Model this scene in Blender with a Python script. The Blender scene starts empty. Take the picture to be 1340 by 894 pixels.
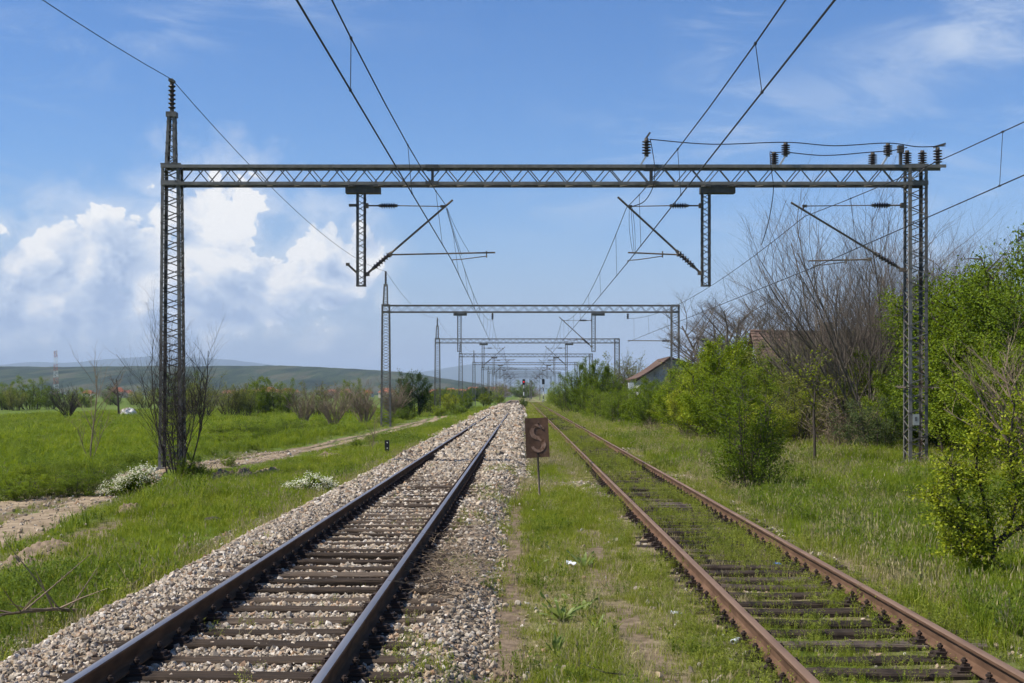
import bpy, bmesh, math, random
import numpy as np
from mathutils import Vector, Matrix, Euler, Quaternion

scene = bpy.context.scene
R = math.radians
# ------------------------------------------------------------------ camera
F, VX, VY, ZC = 1830.0, 683.0, 515.0, 1.75      # focal length and vanishing point measured on the photograph (pixels), eye height
cam_data = bpy.data.cameras.new('camera')
cam_data.sensor_width = 36.0
cam_data.lens = F / 1340.0 * 36.0
cam_data.shift_x = -(VX - 670.0) / 1340.0
cam_data.shift_y = (VY - 447.0) / 1340.0
cam_data.clip_start = 0.1
cam_data.clip_end = 40000
cam = bpy.data.objects.new('camera', cam_data)
scene.collection.objects.link(cam)
cam.location = (0, 0, ZC)
cam.rotation_euler = (R(90), 0, 0)
scene.camera = cam

# ------------------------------------------------------------------ world, sun, exposure
SUN_AZ, SUN_EL = R(-101), R(52)
world = bpy.data.worlds.new('World')
scene.world = world
world.use_nodes = True
scene.view_settings.view_transform = 'Standard'
scene.view_settings.look = 'None'
scene.view_settings.gamma = 1.0
EXPOSURE = 0.5
scene.view_settings.exposure = EXPOSURE
scene.view_settings.use_curve_mapping = False
try:
    scene.cycles.use_denoising = True
    scene.cycles.denoiser = 'OPENIMAGEDENOISE'
    scene.cycles.max_bounces = 3
    scene.cycles.diffuse_bounces = 2
    scene.cycles.use_light_tree = False
    scene.cycles.use_adaptive_sampling = True
    scene.cycles.adaptive_threshold = 0.02
    scene.cycles.transparent_max_bounces = 8
    scene.cycles.volume_bounces = 0
except Exception:
    pass

def build_sky():
    nt = world.node_tree
    nt.nodes.clear()
    N = lambda t: nt.nodes.new(t)
    L = lambda a, b: nt.links.new(a, b)
    def math_(op, a, b=None, c=None, clamp=False):
        n = N('ShaderNodeMath'); n.operation = op; n.use_clamp = clamp
        for i, v in enumerate((a, b, c)):
            if v is None: continue
            if isinstance(v, (int, float)): n.inputs[i].default_value = v
            else: L(v, n.inputs[i])
        return n.outputs[0]
    def smooth(v, lo, hi, to0=0.0, to1=1.0):
        n = N('ShaderNodeMapRange'); n.interpolation_type = 'SMOOTHSTEP'
        L(v, n.inputs[0])
        n.inputs[1].default_value = lo; n.inputs[2].default_value = hi
        n.inputs[3].default_value = to0; n.inputs[4].default_value = to1
        return n.outputs[0]
    sky = N('ShaderNodeTexSky'); sky.sky_type = 'NISHITA'; sky.sun_disc = False
    sky.sun_elevation = SUN_EL; sky.sun_rotation = SUN_AZ
    sky.air_density = 1.0; sky.dust_density = 0.1; sky.ozone_density = 2.0; sky.altitude = 300
    tc = N('ShaderNodeTexCoord')
    sp = N('ShaderNodeSeparateXYZ'); L(tc.outputs['Generated'], sp.inputs[0])
    az = math_('ARCTAN2', sp.outputs[0], sp.outputs[1])
    el = math_('ARCSINE', sp.outputs[2])
    def uv(su, sv, ou=0.0, ov=0.0, w=0.0):
        c = N('ShaderNodeCombineXYZ')
        L(math_('MULTIPLY_ADD', az, su, ou), c.inputs[0])
        L(math_('MULTIPLY_ADD', el, sv, ov), c.inputs[1])
        c.inputs[2].default_value = w
        return c.outputs[0]
    def noise(vec, scale, detail, rough=0.5, dist=0.0):
        n = N('ShaderNodeTexNoise'); n.noise_dimensions = '3D'
        L(vec, n.inputs['Vector']); n.inputs['Scale'].default_value = scale
        n.inputs['Detail'].default_value = detail; n.inputs['Roughness'].default_value = rough
        n.inputs['Distortion'].default_value = dist
        return n.outputs[0]
    # --- cumulus: soft ellipses of cover broken up by billow noise
    blobs = [(-0.352, 0.078, .034, .020), (-0.316, 0.088, .040, .024), (-0.276, 0.090, .034, .026), (-0.335, 0.054, .060, .014), (-0.285, 0.058, .050, .018),
             (-0.222, 0.118, .030, .030), (-0.238, 0.080, .026, .026), (-0.190, 0.076, .040, .020), (-0.140, 0.084, .024, .030), (-0.212, 0.056, .050, .012),
             (-0.112, 0.100, .014, .018), (-0.375, 0.088, .018, .010), (-0.46, 0.060, .08, .024), (-0.68, 0.08, .12, .04), (0.80, 0.07, .14, .03), (1.6, .09, .3, .05), (-1.5, .1, .3, .06), (2.7, .08, .3, .05)]
    P0 = uv(1.0, 1.0)
    def vmath(op, a, b):
        n = N('ShaderNodeVectorMath'); n.operation = op
        for i, v in enumerate((a, b)):
            if v is None: continue
            if isinstance(v, tuple): n.inputs[i].default_value = v
            else: L(v, n.inputs[i])
        return n
    best = None
    for (a, e, ra, re) in blobs:
        q = vmath('MULTIPLY', vmath('SUBTRACT', P0, (a, e, 0)).outputs[0], (1 / ra, 1 / re, 0)).outputs[0]
        d = vmath('LENGTH', q, None).outputs['Value']
        best = d if best is None else math_('SMOOTH_MIN', best, d, 0.3)
    c0 = math_('SUBTRACT', 1.22, best)
    def billow(du, dv):
        v = uv(1.0, 1.2, du, dv * 1.2, .37)
        wn = N('ShaderNodeTexNoise'); wn.noise_dimensions = '2D'; L(v, wn.inputs['Vector']); wn.inputs['Scale'].default_value = 22; wn.inputs['Detail'].default_value = 2
        wv = vmath('MULTIPLY', wn.outputs['Color'], (.03, .03, 0)).outputs[0]
        vo = N('ShaderNodeTexVoronoi'); vo.feature = 'SMOOTH_F1'; vo.voronoi_dimensions = '2D'; vo.normalize = True
        L(vmath('ADD', v, wv).outputs[0], vo.inputs['Vector']); vo.inputs['Scale'].default_value = 27
        vo.inputs['Detail'].default_value = 3.0; vo.inputs['Roughness'].default_value = .5; vo.inputs['Lacunarity'].default_value = 2.3
        vo.inputs['Smoothness'].default_value = .2
        return math_('SUBTRACT', 1.0, vo.outputs['Distance'])
    b0 = billow(0, 0)
    def nz(du, dv, w, sc, det): return noise(uv(1, 1.2, du, dv * 1.2, w), sc, det, .6)
    n0 = nz(0, 0, 2.1, 24, 4)
    dens = math_('ADD', math_('MULTIPLY_ADD', math_('SUBTRACT', b0, 0.66), 2.1, c0), math_('MULTIPLY', math_('SUBTRACT', n0, .5), 1.5))
    alpha = math_('MULTIPLY', smooth(dens, .02, 0.22), smooth(el, .018, .055, .25, 1.0))
    thin = smooth(dens, -1.2, 0.35, 0, .42)
    b1 = billow(-0.009, 0.012)
    n1 = nz(-.012, .015, 2.1, 24, 4)
    relief = math_('ADD', math_('MULTIPLY', math_('SUBTRACT', b0, b1), 2.1), math_('MULTIPLY', math_('SUBTRACT', n0, n1), .9))
    big = nz(.01, .3, 5.5, 11, 2)
    base = math_('ADD', smooth(el, 0.030, 0.105, -.22, 0.20), math_('MULTIPLY_ADD', math_('SUBTRACT', big, .5), 1.0, .50))
    edge = smooth(dens, .9, .10, -.10, .14)
    lit = math_('ADD', math_('ADD', relief, base), edge, clamp=True)  # sunlit tops and shaded bases of the clouds, painted into their colour
    cr = N('ShaderNodeValToRGB'); L(lit, cr.inputs[0])
    cr.color_ramp.elements[0].position = .05; cr.color_ramp.elements[0].color = (.41, .53, .75, 1)
    cr.color_ramp.elements[1].position = .93; cr.color_ramp.elements[1].color = (1.0, 1.0, 1.0, 1)
    e = cr.color_ramp.elements.new(.42); e.color = (.62, .72, .88, 1)
    # --- thin high streaks
    st = noise(uv(2.2, 8.0, 1.4, 0, 4.4), 3.2, 5, .62, 1.2)
    st2 = noise(uv(1.0, 2.2, 5.3, 0, 8.0), 3.0, 2, .55, .5)
    streak = math_('MULTIPLY', smooth(st, .46, .80), smooth(st2, .40, .62))
    veil = smooth(el, 0.0, 0.17, VEIL, 0.0)
    band = math_('ADD', el, math_('MULTIPLY', az, -.32))
    bandm = math_('MULTIPLY', smooth(math_('ABSOLUTE', math_('SUBTRACT', band, .138)), .0, .045, 1, 0), math_('MULTIPLY', smooth(st, .30, .62), smooth(az, .05, .30)))
    str_a = math_('ADD', math_('MULTIPLY', streak, .55), math_('MULTIPLY', bandm, .42), clamp=True)
    hs = N('ShaderNodeHueSaturation'); L(sky.outputs[0], hs.inputs['Color']); hs.inputs['Saturation'].default_value = 1.22
    tint = vmath('MULTIPLY', hs.outputs[0], (.88, .98, 1.22)).outputs[0]
    bg = N('ShaderNodeBackground'); L(tint, bg.inputs[0]); bg.inputs[1].default_value = SKY_STRENGTH * KS
    hz = N('ShaderNodeBackground'); hz.inputs[0].default_value = (.38, .48, .67, 1); hz.inputs[1].default_value = KS
    cl = N('ShaderNodeBackground'); L(cr.outputs[0], cl.inputs[0]); cl.inputs[1].default_value = CLOUD * KS
    sb = N('ShaderNodeBackground'); sb.inputs[0].default_value = (.62, .72, .88, 1); sb.inputs[1].default_value = KS
    m0 = N('ShaderNodeMixShader'); L(veil, m0.inputs[0]); L(bg.outputs[0], m0.inputs[1]); L(hz.outputs[0], m0.inputs[2])
    m1 = N('ShaderNodeMixShader'); L(str_a, m1.inputs[0]); L(m0.outputs[0], m1.inputs[1]); L(sb.outputs[0], m1.inputs[2])
    m2 = N('ShaderNodeMixShader'); L(math_('MAXIMUM', alpha, thin), m2.inputs[0]); L(m1.outputs[0], m2.inputs[1]); L(cl.outputs[0], m2.inputs[2])
    out = N('ShaderNodeOutputWorld'); L(m2.outputs[0], out.inputs[0])

CLOUD = 1.0
KS = 2 ** -EXPOSURE
VEIL = .92
SKY_STRENGTH = 0.112
build_sky()
world.cycles.sampling_method = 'MANUAL'
world.cycles.sample_map_resolution = 512

sun_data = bpy.data.lights.new('sun', 'SUN')
sun_data.energy = 4.8
sun_data.angle = R(0.53)
sun_data.color = (1.0, .94, .84)
sun = bpy.data.objects.new('sun', sun_data)
scene.collection.objects.link(sun)
to_sun = Vector((math.sin(SUN_AZ) * math.cos(SUN_EL), math.cos(SUN_AZ) * math.cos(SUN_EL), math.sin(SUN_EL)))
sun.rotation_euler = (-to_sun).to_track_quat('-Z', 'Y').to_euler()
sun.location = to_sun * 60

# ------------------------------------------------------------------ helpers
COL = scene.collection
rng = np.random.default_rng(7)
random.seed(7)

def at(px, py, Y):
    """a point of the place at distance Y that the photograph shows at (px, py)"""
    return Vector(((px - VX) * Y / F, Y, ZC - (py - VY) * Y / F))

def tag(o, label=None, cat=None, group=None, kind=None):
    if label: o['label'] = label
    if cat: o['category'] = cat
    if group: o['group'] = group
    if kind: o['kind'] = kind
    return o

def link(o, parent=None):
    COL.objects.link(o)
    if parent is not None: o.parent = parent
    return o

def empty(name, loc=(0, 0, 0), rz=0.0, parent=None):
    o = bpy.data.objects.new(name, None)
    o.empty_display_size = 0.2
    o.location = loc; o.rotation_euler = (0, 0, rz)
    return link(o, parent)

def fast_mesh(name, verts, faces, mat=None, smooth=False, mats=None, fmat=None):
    """verts (n,3) array; faces list of tuples or (m,k) array"""
    me = bpy.data.meshes.new(name)
    verts = np.asarray(verts, dtype=np.float32)
    if isinstance(faces, np.ndarray):
        m, k = faces.shape
        me.vertices.add(len(verts)); me.vertices.foreach_set('co', verts.ravel())
        me.loops.add(m * k); me.loops.foreach_set('vertex_index', faces.astype(np.int32).ravel())
        me.polygons.add(m); me.polygons.foreach_set('loop_start', np.arange(0, m * k, k, dtype=np.int32))
        me.update(calc_edges=True)
    else:
        me.from_pydata([tuple(v) for v in verts], [], faces)
        me.update()
    for mm in (mats or ([mat] if mat else [])): me.materials.append(mm)
    if fmat is not None: me.polygons.foreach_set('material_index', np.asarray(fmat, dtype=np.int32))
    if smooth: me.polygons.foreach_set('use_smooth', np.ones(len(me.polygons), dtype=bool))
    return me

def add(name, me, parent=None, loc=(0, 0, 0), rot=(0, 0, 0), scale=(1, 1, 1)):
    o = bpy.data.objects.new(name, me)
    o.location = loc; o.rotation_euler = rot; o.scale = scale
    return link(o, parent)

class MB:
    """collects shapes; build() links them as one mesh object"""
    def __init__(s): s.v = []; s.f = []
    def poly(s, vs, fs):
        n = len(s.v); s.v.extend([tuple(p) for p in vs]); s.f.extend([tuple(i + n for i in f) for f in fs]); return s
    def box(s, c, d, rot=None):
        hx, hy, hz = d[0] / 2, d[1] / 2, d[2] / 2
        vs = [Vector((x, y, z)) for x in (-hx, hx) for y in (-hy, hy) for z in (-hz, hz)]
        if rot is not None: vs = [rot @ v for v in vs]
        c = Vector(c)
        return s.poly([v + c for v in vs], [(0, 1, 3, 2), (4, 6, 7, 5), (0, 4, 5, 1), (2, 3, 7, 6), (0, 2, 6, 4), (1, 5, 7, 3)])
    def bar(s, a, b, w, h=None, up=(0, 0, 1)):
        a, b = Vector(a), Vector(b); h = h or w
        d = (b - a); L = d.length
        if L < 1e-6: return s
        d /= L; up = Vector(up)
        if abs(d.dot(up)) > .98: up = Vector((1, 0, 0))
        x = d.cross(up).normalized(); z = x.cross(d)
        vs = []
        for p in (a, b):
            for i, j in ((-1, -1), (1, -1), (1, 1), (-1, 1)): vs.append(p + x * (w / 2 * i) + z * (h / 2 * j))
        return s.poly(vs, [(0, 3, 2, 1), (4, 5, 6, 7), (0, 1, 5, 4), (1, 2, 6, 5), (2, 3, 7, 6), (3, 0, 4, 7)])
    def tube(s, pts, rad, n=6, cap=True):
        pts = [Vector(p) for p in pts]
        if not isinstance(rad, (list, tuple)): rad = [rad] * len(pts)
        base = len(s.v); ref = None
        for i, p in enumerate(pts):
            d = (pts[min(i + 1, len(pts) - 1)] - pts[max(i - 1, 0)])
            d = d.normalized() if d.length > 1e-9 else Vector((0, 0, 1))
            if ref is None: ref = Vector((1, 0, 0)) if abs(d.x) < .8 else Vector((0, 1, 0))
            x = d.cross(ref).normalized(); y = d.cross(x); ref = -y if False else ref
            for k in range(n):
                a = 2 * math.pi * k / n
                s.v.append(tuple(p + (x * math.cos(a) + y * math.sin(a)) * rad[i]))
        for i in range(len(pts) - 1):
            for k in range(n):
                k2 = (k + 1) % n
                s.f.append((base + i * n + k, base + i * n + k2, base + (i + 1) * n + k2, base + (i + 1) * n + k))
        if cap and n > 2:
            s.f.append(tuple(base + k for k in range(n)))
            s.f.append(tuple(base + (len(pts) - 1) * n + k for k in reversed(range(n))))
        return s
    def lathe(s, a, b, prof, n=10):
        """prof: (t along a-b in metres, radius)"""
        a, b = Vector(a), Vector(b); d = (b - a).normalized()
        pts = [a + d * t for t, r in prof]
        base = len(s.v)
        ref = Vector((1, 0, 0)) if abs(d.x) < .8 else Vector((0, 1, 0))
        x = d.cross(ref).normalized(); y = d.cross(x)
        for p, (t, r) in zip(pts, prof):
            for k in range(n):
                an = 2 * math.pi * k / n
                s.v.append(tuple(p + (x * math.cos(an) + y * math.sin(an)) * r))
        for i in range(len(prof) - 1):
            for k in range(n):
                k2 = (k + 1) % n
                s.f.append((base + i * n + k, base + i * n + k2, base + (i + 1) * n + k2, base + (i + 1) * n + k))
        s.f.append(tuple(base + k for k in range(n))); s.f.append(tuple(base + (len(prof) - 1) * n + k for k in reversed(range(n))))
        return s
    def mesh(s, name, mat, smooth=False):
        me = bpy.data.meshes.new(name); me.from_pydata(s.v, [], s.f); me.update()
        if mat: me.materials.append(mat)
        if smooth: me.polygons.foreach_set('use_smooth', np.ones(len(me.polygons), dtype=bool))
        return me
    def build(s, name, mat, parent=None, smooth=False, loc=(0, 0, 0), rz=0.0):
        if not s.v: return None
        return add(name, s.mesh(name, mat, smooth), parent, loc, (0, 0, rz))

# numpy value noise
_perm = rng.random((256, 256)).astype(np.float32)
def vnoise(x, y, seed=0):
    x = np.asarray(x, float) + seed * 17.31; y = np.asarray(y, float) + seed * 9.77
    xi = np.floor(x).astype(int); yi = np.floor(y).astype(int); fx = x - xi; fy = y - yi
    fx = fx * fx * (3 - 2 * fx); fy = fy * fy * (3 - 2 * fy)
    g = lambda i, j: _perm[i & 255, j & 255]
    return (g(xi, yi) * (1 - fx) + g(xi + 1, yi) * fx) * (1 - fy) + (g(xi, yi + 1) * (1 - fx) + g(xi + 1, yi + 1) * fx) * fy
def fbm(x, y, seed=0, o=4):
    t = 0; a = .5; n = 0
    for i in range(o):
        t = t + a * vnoise(np.asarray(x) * 2 ** i, np.asarray(y) * 2 ** i, seed + i); n += a; a *= .5
    return t / n
def sstep(a, b, v):
    t = np.clip((np.asarray(v, float) - a) / (b - a), 0, 1); return t * t * (3 - 2 * t)

# ------------------------------------------------------------------ materials
def new_mat(name):
    m = bpy.data.materials.new(name); m.use_nodes = True
    nt = m.node_tree; nt.nodes.clear()
    out = nt.nodes.new('ShaderNodeOutputMaterial')
    return m, nt, out

def ramp(nt, fac, stops):
    cr = nt.nodes.new('ShaderNodeValToRGB'); nt.links.new(fac, cr.inputs[0])
    el = cr.color_ramp.elements
    while len(el) < len(stops): el.new(.5)
    for e, (p, c) in zip(el, stops): e.position = p; e.color = (*c, 1)
    return cr.outputs[0]

def tex_noise(nt, scale, detail=4, rough=.55, coord='Object', stretch=(1, 1, 1), dist=0.0):
    tc = nt.nodes.new('ShaderNodeTexCoord'); mp = nt.nodes.new('ShaderNodeMapping'); mp.inputs['Scale'].default_value = stretch
    nt.links.new(tc.outputs[coord], mp.inputs[0])
    n = nt.nodes.new('ShaderNodeTexNoise'); nt.links.new(mp.outputs[0], n.inputs['Vector'])
    n.inputs['Scale'].default_value = scale; n.inputs['Detail'].default_value = detail; n.inputs['Roughness'].default_value = rough
    n.inputs['Distortion'].default_value = dist
    return n.outputs[0]

def noisy(name, stops, scale=5, rough=.8, metallic=0.0, bump=0.0, bump_dist=.01, stretch=(1, 1, 1), detail=5, spec=.3, coord='Object', obj_random=0.0, bscale=None):
    m, nt, out = new_mat(name)
    p = nt.nodes.new('ShaderNodeBsdfPrincipled')
    f = tex_noise(nt, scale, detail, .6, coord, stretch)
    if obj_random:
        oi = nt.nodes.new('ShaderNodeObjectInfo'); ma = nt.nodes.new('ShaderNodeMath'); ma.operation = 'MULTIPLY_ADD'
        nt.links.new(oi.outputs['Random'], ma.inputs[0]); ma.inputs[1].default_value = obj_random
        sb = nt.nodes.new('ShaderNodeMath'); sb.operation = 'SUBTRACT'; nt.links.new(f, sb.inputs[0]); sb.inputs[1].default_value = obj_random / 2
        nt.links.new(sb.outputs[0], ma.inputs[2]); f2 = ma.outputs[0]
    else: f2 = f
    nt.links.new(ramp(nt, f2, stops), p.inputs['Base Color'])
    p.inputs['Roughness'].default_value = rough; p.inputs['Metallic'].default_value = metallic
    p.inputs['Specular IOR Level'].default_value = spec
    if bump:
        b = nt.nodes.new('ShaderNodeBump'); b.inputs['Strength'].default_value = bump; b.inputs['Distance'].default_value = bump_dist
        nt.links.new(tex_noise(nt, bscale or scale * 3, detail, .6, coord, stretch), b.inputs['Height']); nt.links.new(b.outputs[0], p.inputs['Normal'])
    nt.links.new(p.outputs[0], out.inputs[0])
    return m

def leaf_mat(name, stops, trans=.35, rough=.6, island=True, objr=.5, spec=.08):
    """colour per leaf (mesh island) and per plant, a share of the light passing through"""
    m, nt, out = new_mat(name)
    ge = nt.nodes.new('ShaderNodeNewGeometry'); oi = nt.nodes.new('ShaderNodeObjectInfo')
    mx = nt.nodes.new('ShaderNodeMix'); mx.data_type = 'FLOAT'; mx.inputs[0].default_value = objr
    nt.links.new(ge.outputs['Random Per Island'], mx.inputs[2]); nt.links.new(oi.outputs['Random'], mx.inputs[3])
    c = ramp(nt, mx.outputs[0], stops)
    p = nt.nodes.new('ShaderNodeBsdfPrincipled'); nt.links.new(c, p.inputs['Base Color']); p.inputs['Roughness'].default_value = rough
    p.inputs['Specular IOR Level'].default_value = spec
    t = nt.nodes.new('ShaderNodeBsdfTranslucent')
    hs = nt.nodes.new('ShaderNodeHueSaturation'); hs.inputs['Hue'].default_value = .485; hs.inputs['Saturation'].default_value = 1.05; hs.inputs['Value'].default_value = 1.35
    nt.links.new(c, hs.inputs['Color']); nt.links.new(hs.outputs[0], t.inputs[0])
    ms = nt.nodes.new('ShaderNodeMixShader'); ms.inputs[0].default_value = trans
    nt.links.new(p.outputs[0], ms.inputs[1]); nt.links.new(t.outputs[0], ms.inputs[2]); nt.links.new(ms.outputs[0], out.inputs[0])
    return m

def instance_mat(name, stops, rough=.85, scale=20, amp=.35, spec=.3):
    """colour by instance, with some grain"""
    m, nt, out = new_mat(name)
    oi = nt.nodes.new('ShaderNodeObjectInfo')
    c = ramp(nt, oi.outputs['Random'], stops)
    n = tex_noise(nt, scale, 4, .65)
    v = nt.nodes.new('ShaderNodeMapRange'); nt.links.new(n, v.inputs[0]); v.inputs[1].default_value = .3; v.inputs[2].default_value = .7
    v.inputs[3].default_value = 1 - amp; v.inputs[4].default_value = 1 + amp
    hs = nt.nodes.new('ShaderNodeHueSaturation'); nt.links.new(c, hs.inputs['Color']); nt.links.new(v.outputs[0], hs.inputs['Value'])
    p = nt.nodes.new('ShaderNodeBsdfPrincipled'); nt.links.new(hs.outputs[0], p.inputs['Base Color']); p.inputs['Roughness'].default_value = rough
    p.inputs['Specular IOR Level'].default_value = spec
    nt.links.new(p.outputs[0], out.inputs[0])
    return m

M = {}
M['steel'] = noisy('grey_steel', [(.22, (.085, .055, .036)), (.36, (.105, .096, .08)), (.55, (.15, .143, .127)), (.85, (.225, .213, .188))], 5, .65, .0, .2, .003, spec=.3, obj_random=.3, detail=8)
M['steel_dark'] = noisy('dark_steel', [(.25, (.05, .049, .044)), (.8, (.105, .10, .09))], 9, .65, .0, spec=.35)
M['steel_rusty'] = noisy('rusty_tube', [(.2, (.08, .058, .042)), (.6, (.17, .135, .10)), (.9, (.26, .22, .17))], 14, .75, .0)
M['galv'] = noisy('galvanised', [(.2, (.42, .43, .42)), (.8, (.62, .62, .6))], 8, .45, .5)
M['insulator'] = noisy('brown_porcelain', [(.3, (.022, .017, .016)), (.8, (.05, .035, .032))], 12, .28, 0, spec=.5)
M['insulator_metal'] = noisy('fitting_metal', [(.3, (.09, .075, .055)), (.8, (.2, .17, .13))], 12, .6, .4)
M['wire'] = noisy('copper_wire_weathered', [(.3, (.022, .022, .024)), (.8, (.05, .048, .046))], 2, .6, .3)
M['rail_side'] = noisy('rail_side_rust', [(.25, (.05, .028, .015)), (.55, (.105, .060, .033)), (.85, (.165, .098, .055))], 9, .88, .0, .3, .004, (1, .25, 1), spec=.08)
M['rail_top'] = noisy('rail_top_polished', [(.3, (.36, .29, .24)), (.7, (.56, .48, .41))], 3, .38, .9, .03, .001, (1, .06, 1), spec=.5)
M['rail_rust'] = noisy('rail_rust', [(.2, (.055, .031, .019)), (.5, (.115, .066, .040)), (.75, (.17, .10, .063)), (.95, (.27, .17, .11))], 7, .85, .0, .35, .004, (1, .3, 1), spec=.12)
M['rail_rust_top'] = noisy('rail_rust_worn_top', [(.2, (.12, .072, .047)), (.6, (.21, .135, .09)), (.9, (.30, .21, .15))], 8, .65, .1, .2, .002, (1, .12, 1), spec=.2)
M['sleeper'] = noisy('sleeper_timber', [(.2, (.022, .016, .011)), (.45, (.058, .042, .030)), (.66, (.10, .074, .053)), (.85, (.17, .135, .105))], 7, .92, 0, .9, .015, (.35, 5, 5), 6, .12, obj_random=.4)
M['sleeper_old'] = noisy('sleeper_timber_old', [(.2, (.018, .014, .010)), (.48, (.05, .037, .027)), (.7, (.088, .066, .05)), (.9, (.17, .145, .118))], 7, .92, 0, .9, .015, (.35, 5, 5), 6, .12, obj_random=.45)
M['fastening'] = noisy('fastening_rust', [(.3, (.022, .015, .012)), (.7, (.055, .035, .025)), (.92, (.12, .065, .035))], 20, .85, .1, .3, .004)
M['sign_rust'] = noisy('sign_plate_rust', [(.15, (.065, .036, .023)), (.45, (.135, .076, .048)), (.75, (.20, .115, .074)), (.92, (.28, .165, .10))], 7, .85, 0, .25, .003, detail=8, bscale=40, spec=.12)
M['sign_letter'] = noisy('sign_letter_worn', [(.38, (.13, .066, .037)), (.52, (.34, .20, .13)), (.76, (.48, .34, .25))], 11, .85, 0, detail=7, spec=.15)
M['bark'] = noisy('bark_brown', [(.2, (.028, .021, .016)), (.55, (.07, .055, .043)), (.9, (.14, .12, .10))], 9, .9, 0, .5, .01, (1, 1, .3))
M['bark_pale'] = noisy('bark_pale_twigs', [(.2, (.13, .095, .062)), (.55, (.23, .175, .12)), (.9, (.36, .29, .215))], 6, .9, 0, spec=.1)
M['bark_grey'] = noisy('bark_grey_twigs', [(.2, (.085, .068, .052)), (.55, (.15, .125, .10)), (.9, (.26, .225, .185))], 6, .9, 0, spec=.1)
M['bark_dark'] = noisy('bark_dark', [(.2, (.022, .017, .014)), (.6, (.055, .043, .036)), (.9, (.115, .095, .08))], 7, .9, 0, .4, .01)
M['leaf_bright'] = leaf_mat('leaf_bright', [(0, (0.050, 0.086, 0.007)), (.4, (0.110, 0.167, 0.010)), (.75, (0.198, 0.265, 0.016)), (1, (0.330, 0.378, 0.035))], .34)
M['leaf_mid'] = leaf_mat('leaf_mid', [(0, (0.053, 0.090, 0.009)), (.45, (0.120, 0.179, 0.014)), (.8, (0.196, 0.262, 0.022)), (1, (0.300, 0.345, 0.041))], .34)
M['leaf_dark'] = leaf_mat('leaf_dark', [(0, (.02, .04, .007)), (.5, (.045, .08, .012)), (1, (.10, .15, .022))], .4)
M['leaf_olive'] = leaf_mat('leaf_olive', [(0, (0.089, 0.106, 0.022)), (.5, (0.164, 0.185, 0.036)), (1, (0.253, 0.277, 0.059))], .4)
M['leaf_yellow'] = leaf_mat('leaf_yellow', [(0, (0.088, 0.130, 0.009)), (.45, (0.176, 0.227, 0.014)), (.8, (0.286, 0.324, 0.027)), (1, (0.396, 0.400, 0.045))], .34)
M['leaf_grey'] = leaf_mat('leaf_grey_green', [(0, (.05, .075, .025)), (.5, (.10, .13, .045)), (1, (.17, .20, .085))], .35)
M['leaf_brown'] = leaf_mat('leaf_brown_dead', [(0, (.06, .045, .028)), (.5, (.11, .088, .055)), (1, (.17, .14, .09))], .2)
M['dock'] = leaf_mat('dock_leaf', [(0, (.08, .13, .025)), (.5, (.16, .225, .05)), (1, (.28, .33, .11))], .35, .45, objr=.8, spec=.2)
M['flower'] = leaf_mat('cream_flower', [(0, (.52, .52, .34)), (.5, (.68, .67, .5)), (1, (.78, .77, .62))], .2)
M['grass'] = leaf_mat('grass_blade', [(0, (0.088, 0.120, 0.013)), (.35, (0.163, 0.210, 0.020)), (.7, (0.237, 0.282, 0.032)), (1, (0.350, 0.360, 0.063))], .42, .5, objr=.55)
M['grass_lush'] = leaf_mat('grass_lush', [(0, (0.066, 0.108, 0.010)), (.4, (0.138, 0.200, 0.016)), (.8, (0.215, 0.275, 0.026)), (1, (0.319, 0.346, 0.060))], .42, .5, objr=.55)
M['grass_dry'] = leaf_mat('grass_dry', [(0, (0.209, 0.176, 0.077)), (.5, (0.341, 0.292, 0.143)), (1, (0.484, 0.424, 0.242))], .25, .7)
M['weed_dark'] = leaf_mat('weed_dark', [(0, (.06, .095, .012)), (.5, (.115, .17, .02)), (1, (.19, .25, .04))], .38, .6)
M['weed'] = leaf_mat('weed_sprig', [(0, (0.115, 0.146, 0.022)), (.5, (0.196, 0.235, 0.035)), (1, (0.310, 0.336, 0.060))], .4, .6)
M['stone'] = instance_mat('ballast_stone', [(0, (.085, .068, .05)), (.16, (.23, .19, .14)), (.32, (.36, .31, .245)), (.5, (.33, .245, .155)), (.62, (.46, .405, .325)), (.76, (.28, .17, .092)), (.88, (.60, .55, .47)), (1, (.41, .315, .205))], .9, 26, .35)
M['clod'] = noisy('soil_clod', [(.25, (.14, .10, .067)), (.6, (.24, .18, .12)), (.9, (.34, .265, .185))], 6, .95, 0, .6, .02)
M['dirt'] = noisy('dirt_path', [(.25, (.12, .088, .055)), (.42, (.22, .165, .105)), (.58, (.31, .24, .16)), (.8, (.43, .34, .235))], 2.6, .95, 0, .8, .04, detail=11, spec=.1)
M['white_paint'] = noisy('white_paint', [(.3, (.55, .55, .53)), (.7, (.78, .78, .76))], 8, .6)
M['black_paint'] = noisy('black_paint', [(.3, (.012, .012, .013)), (.8, (.03, .03, .03))], 8, .5)
M['red_paint'] = noisy('red_paint', [(.3, (.40, .13, .10)), (.8, (.52, .22, .18))], 8, .6)
M['tile'] = noisy('roof_tile', [(.15, (.055, .036, .029)), (.45, (.11, .068, .05)), (.75, (.17, .108, .08)), (.95, (.26, .19, .15))], 3.2, .9, 0, .3, .02, detail=8, obj_random=.2)
M['tile_far'] = noisy('roof_tile_far', [(.2, (.26, .085, .045)), (.8, (.40, .15, .085))], .3, .9, obj_random=.5)
M['plaster'] = noisy('plaster_peeling', [(.30, (.16, .14, .12)), (.42, (.34, .335, .33)), (.6, (.46, .46, .46)), (.85, (.60, .59, .57))], 1.6, .95, 0, .2, .02, detail=9)
M['wall_far'] = noisy('house_wall_far', [(.2, (.42, .36, .29)), (.8, (.68, .64, .58))], .2, .9, obj_random=.6)
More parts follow.
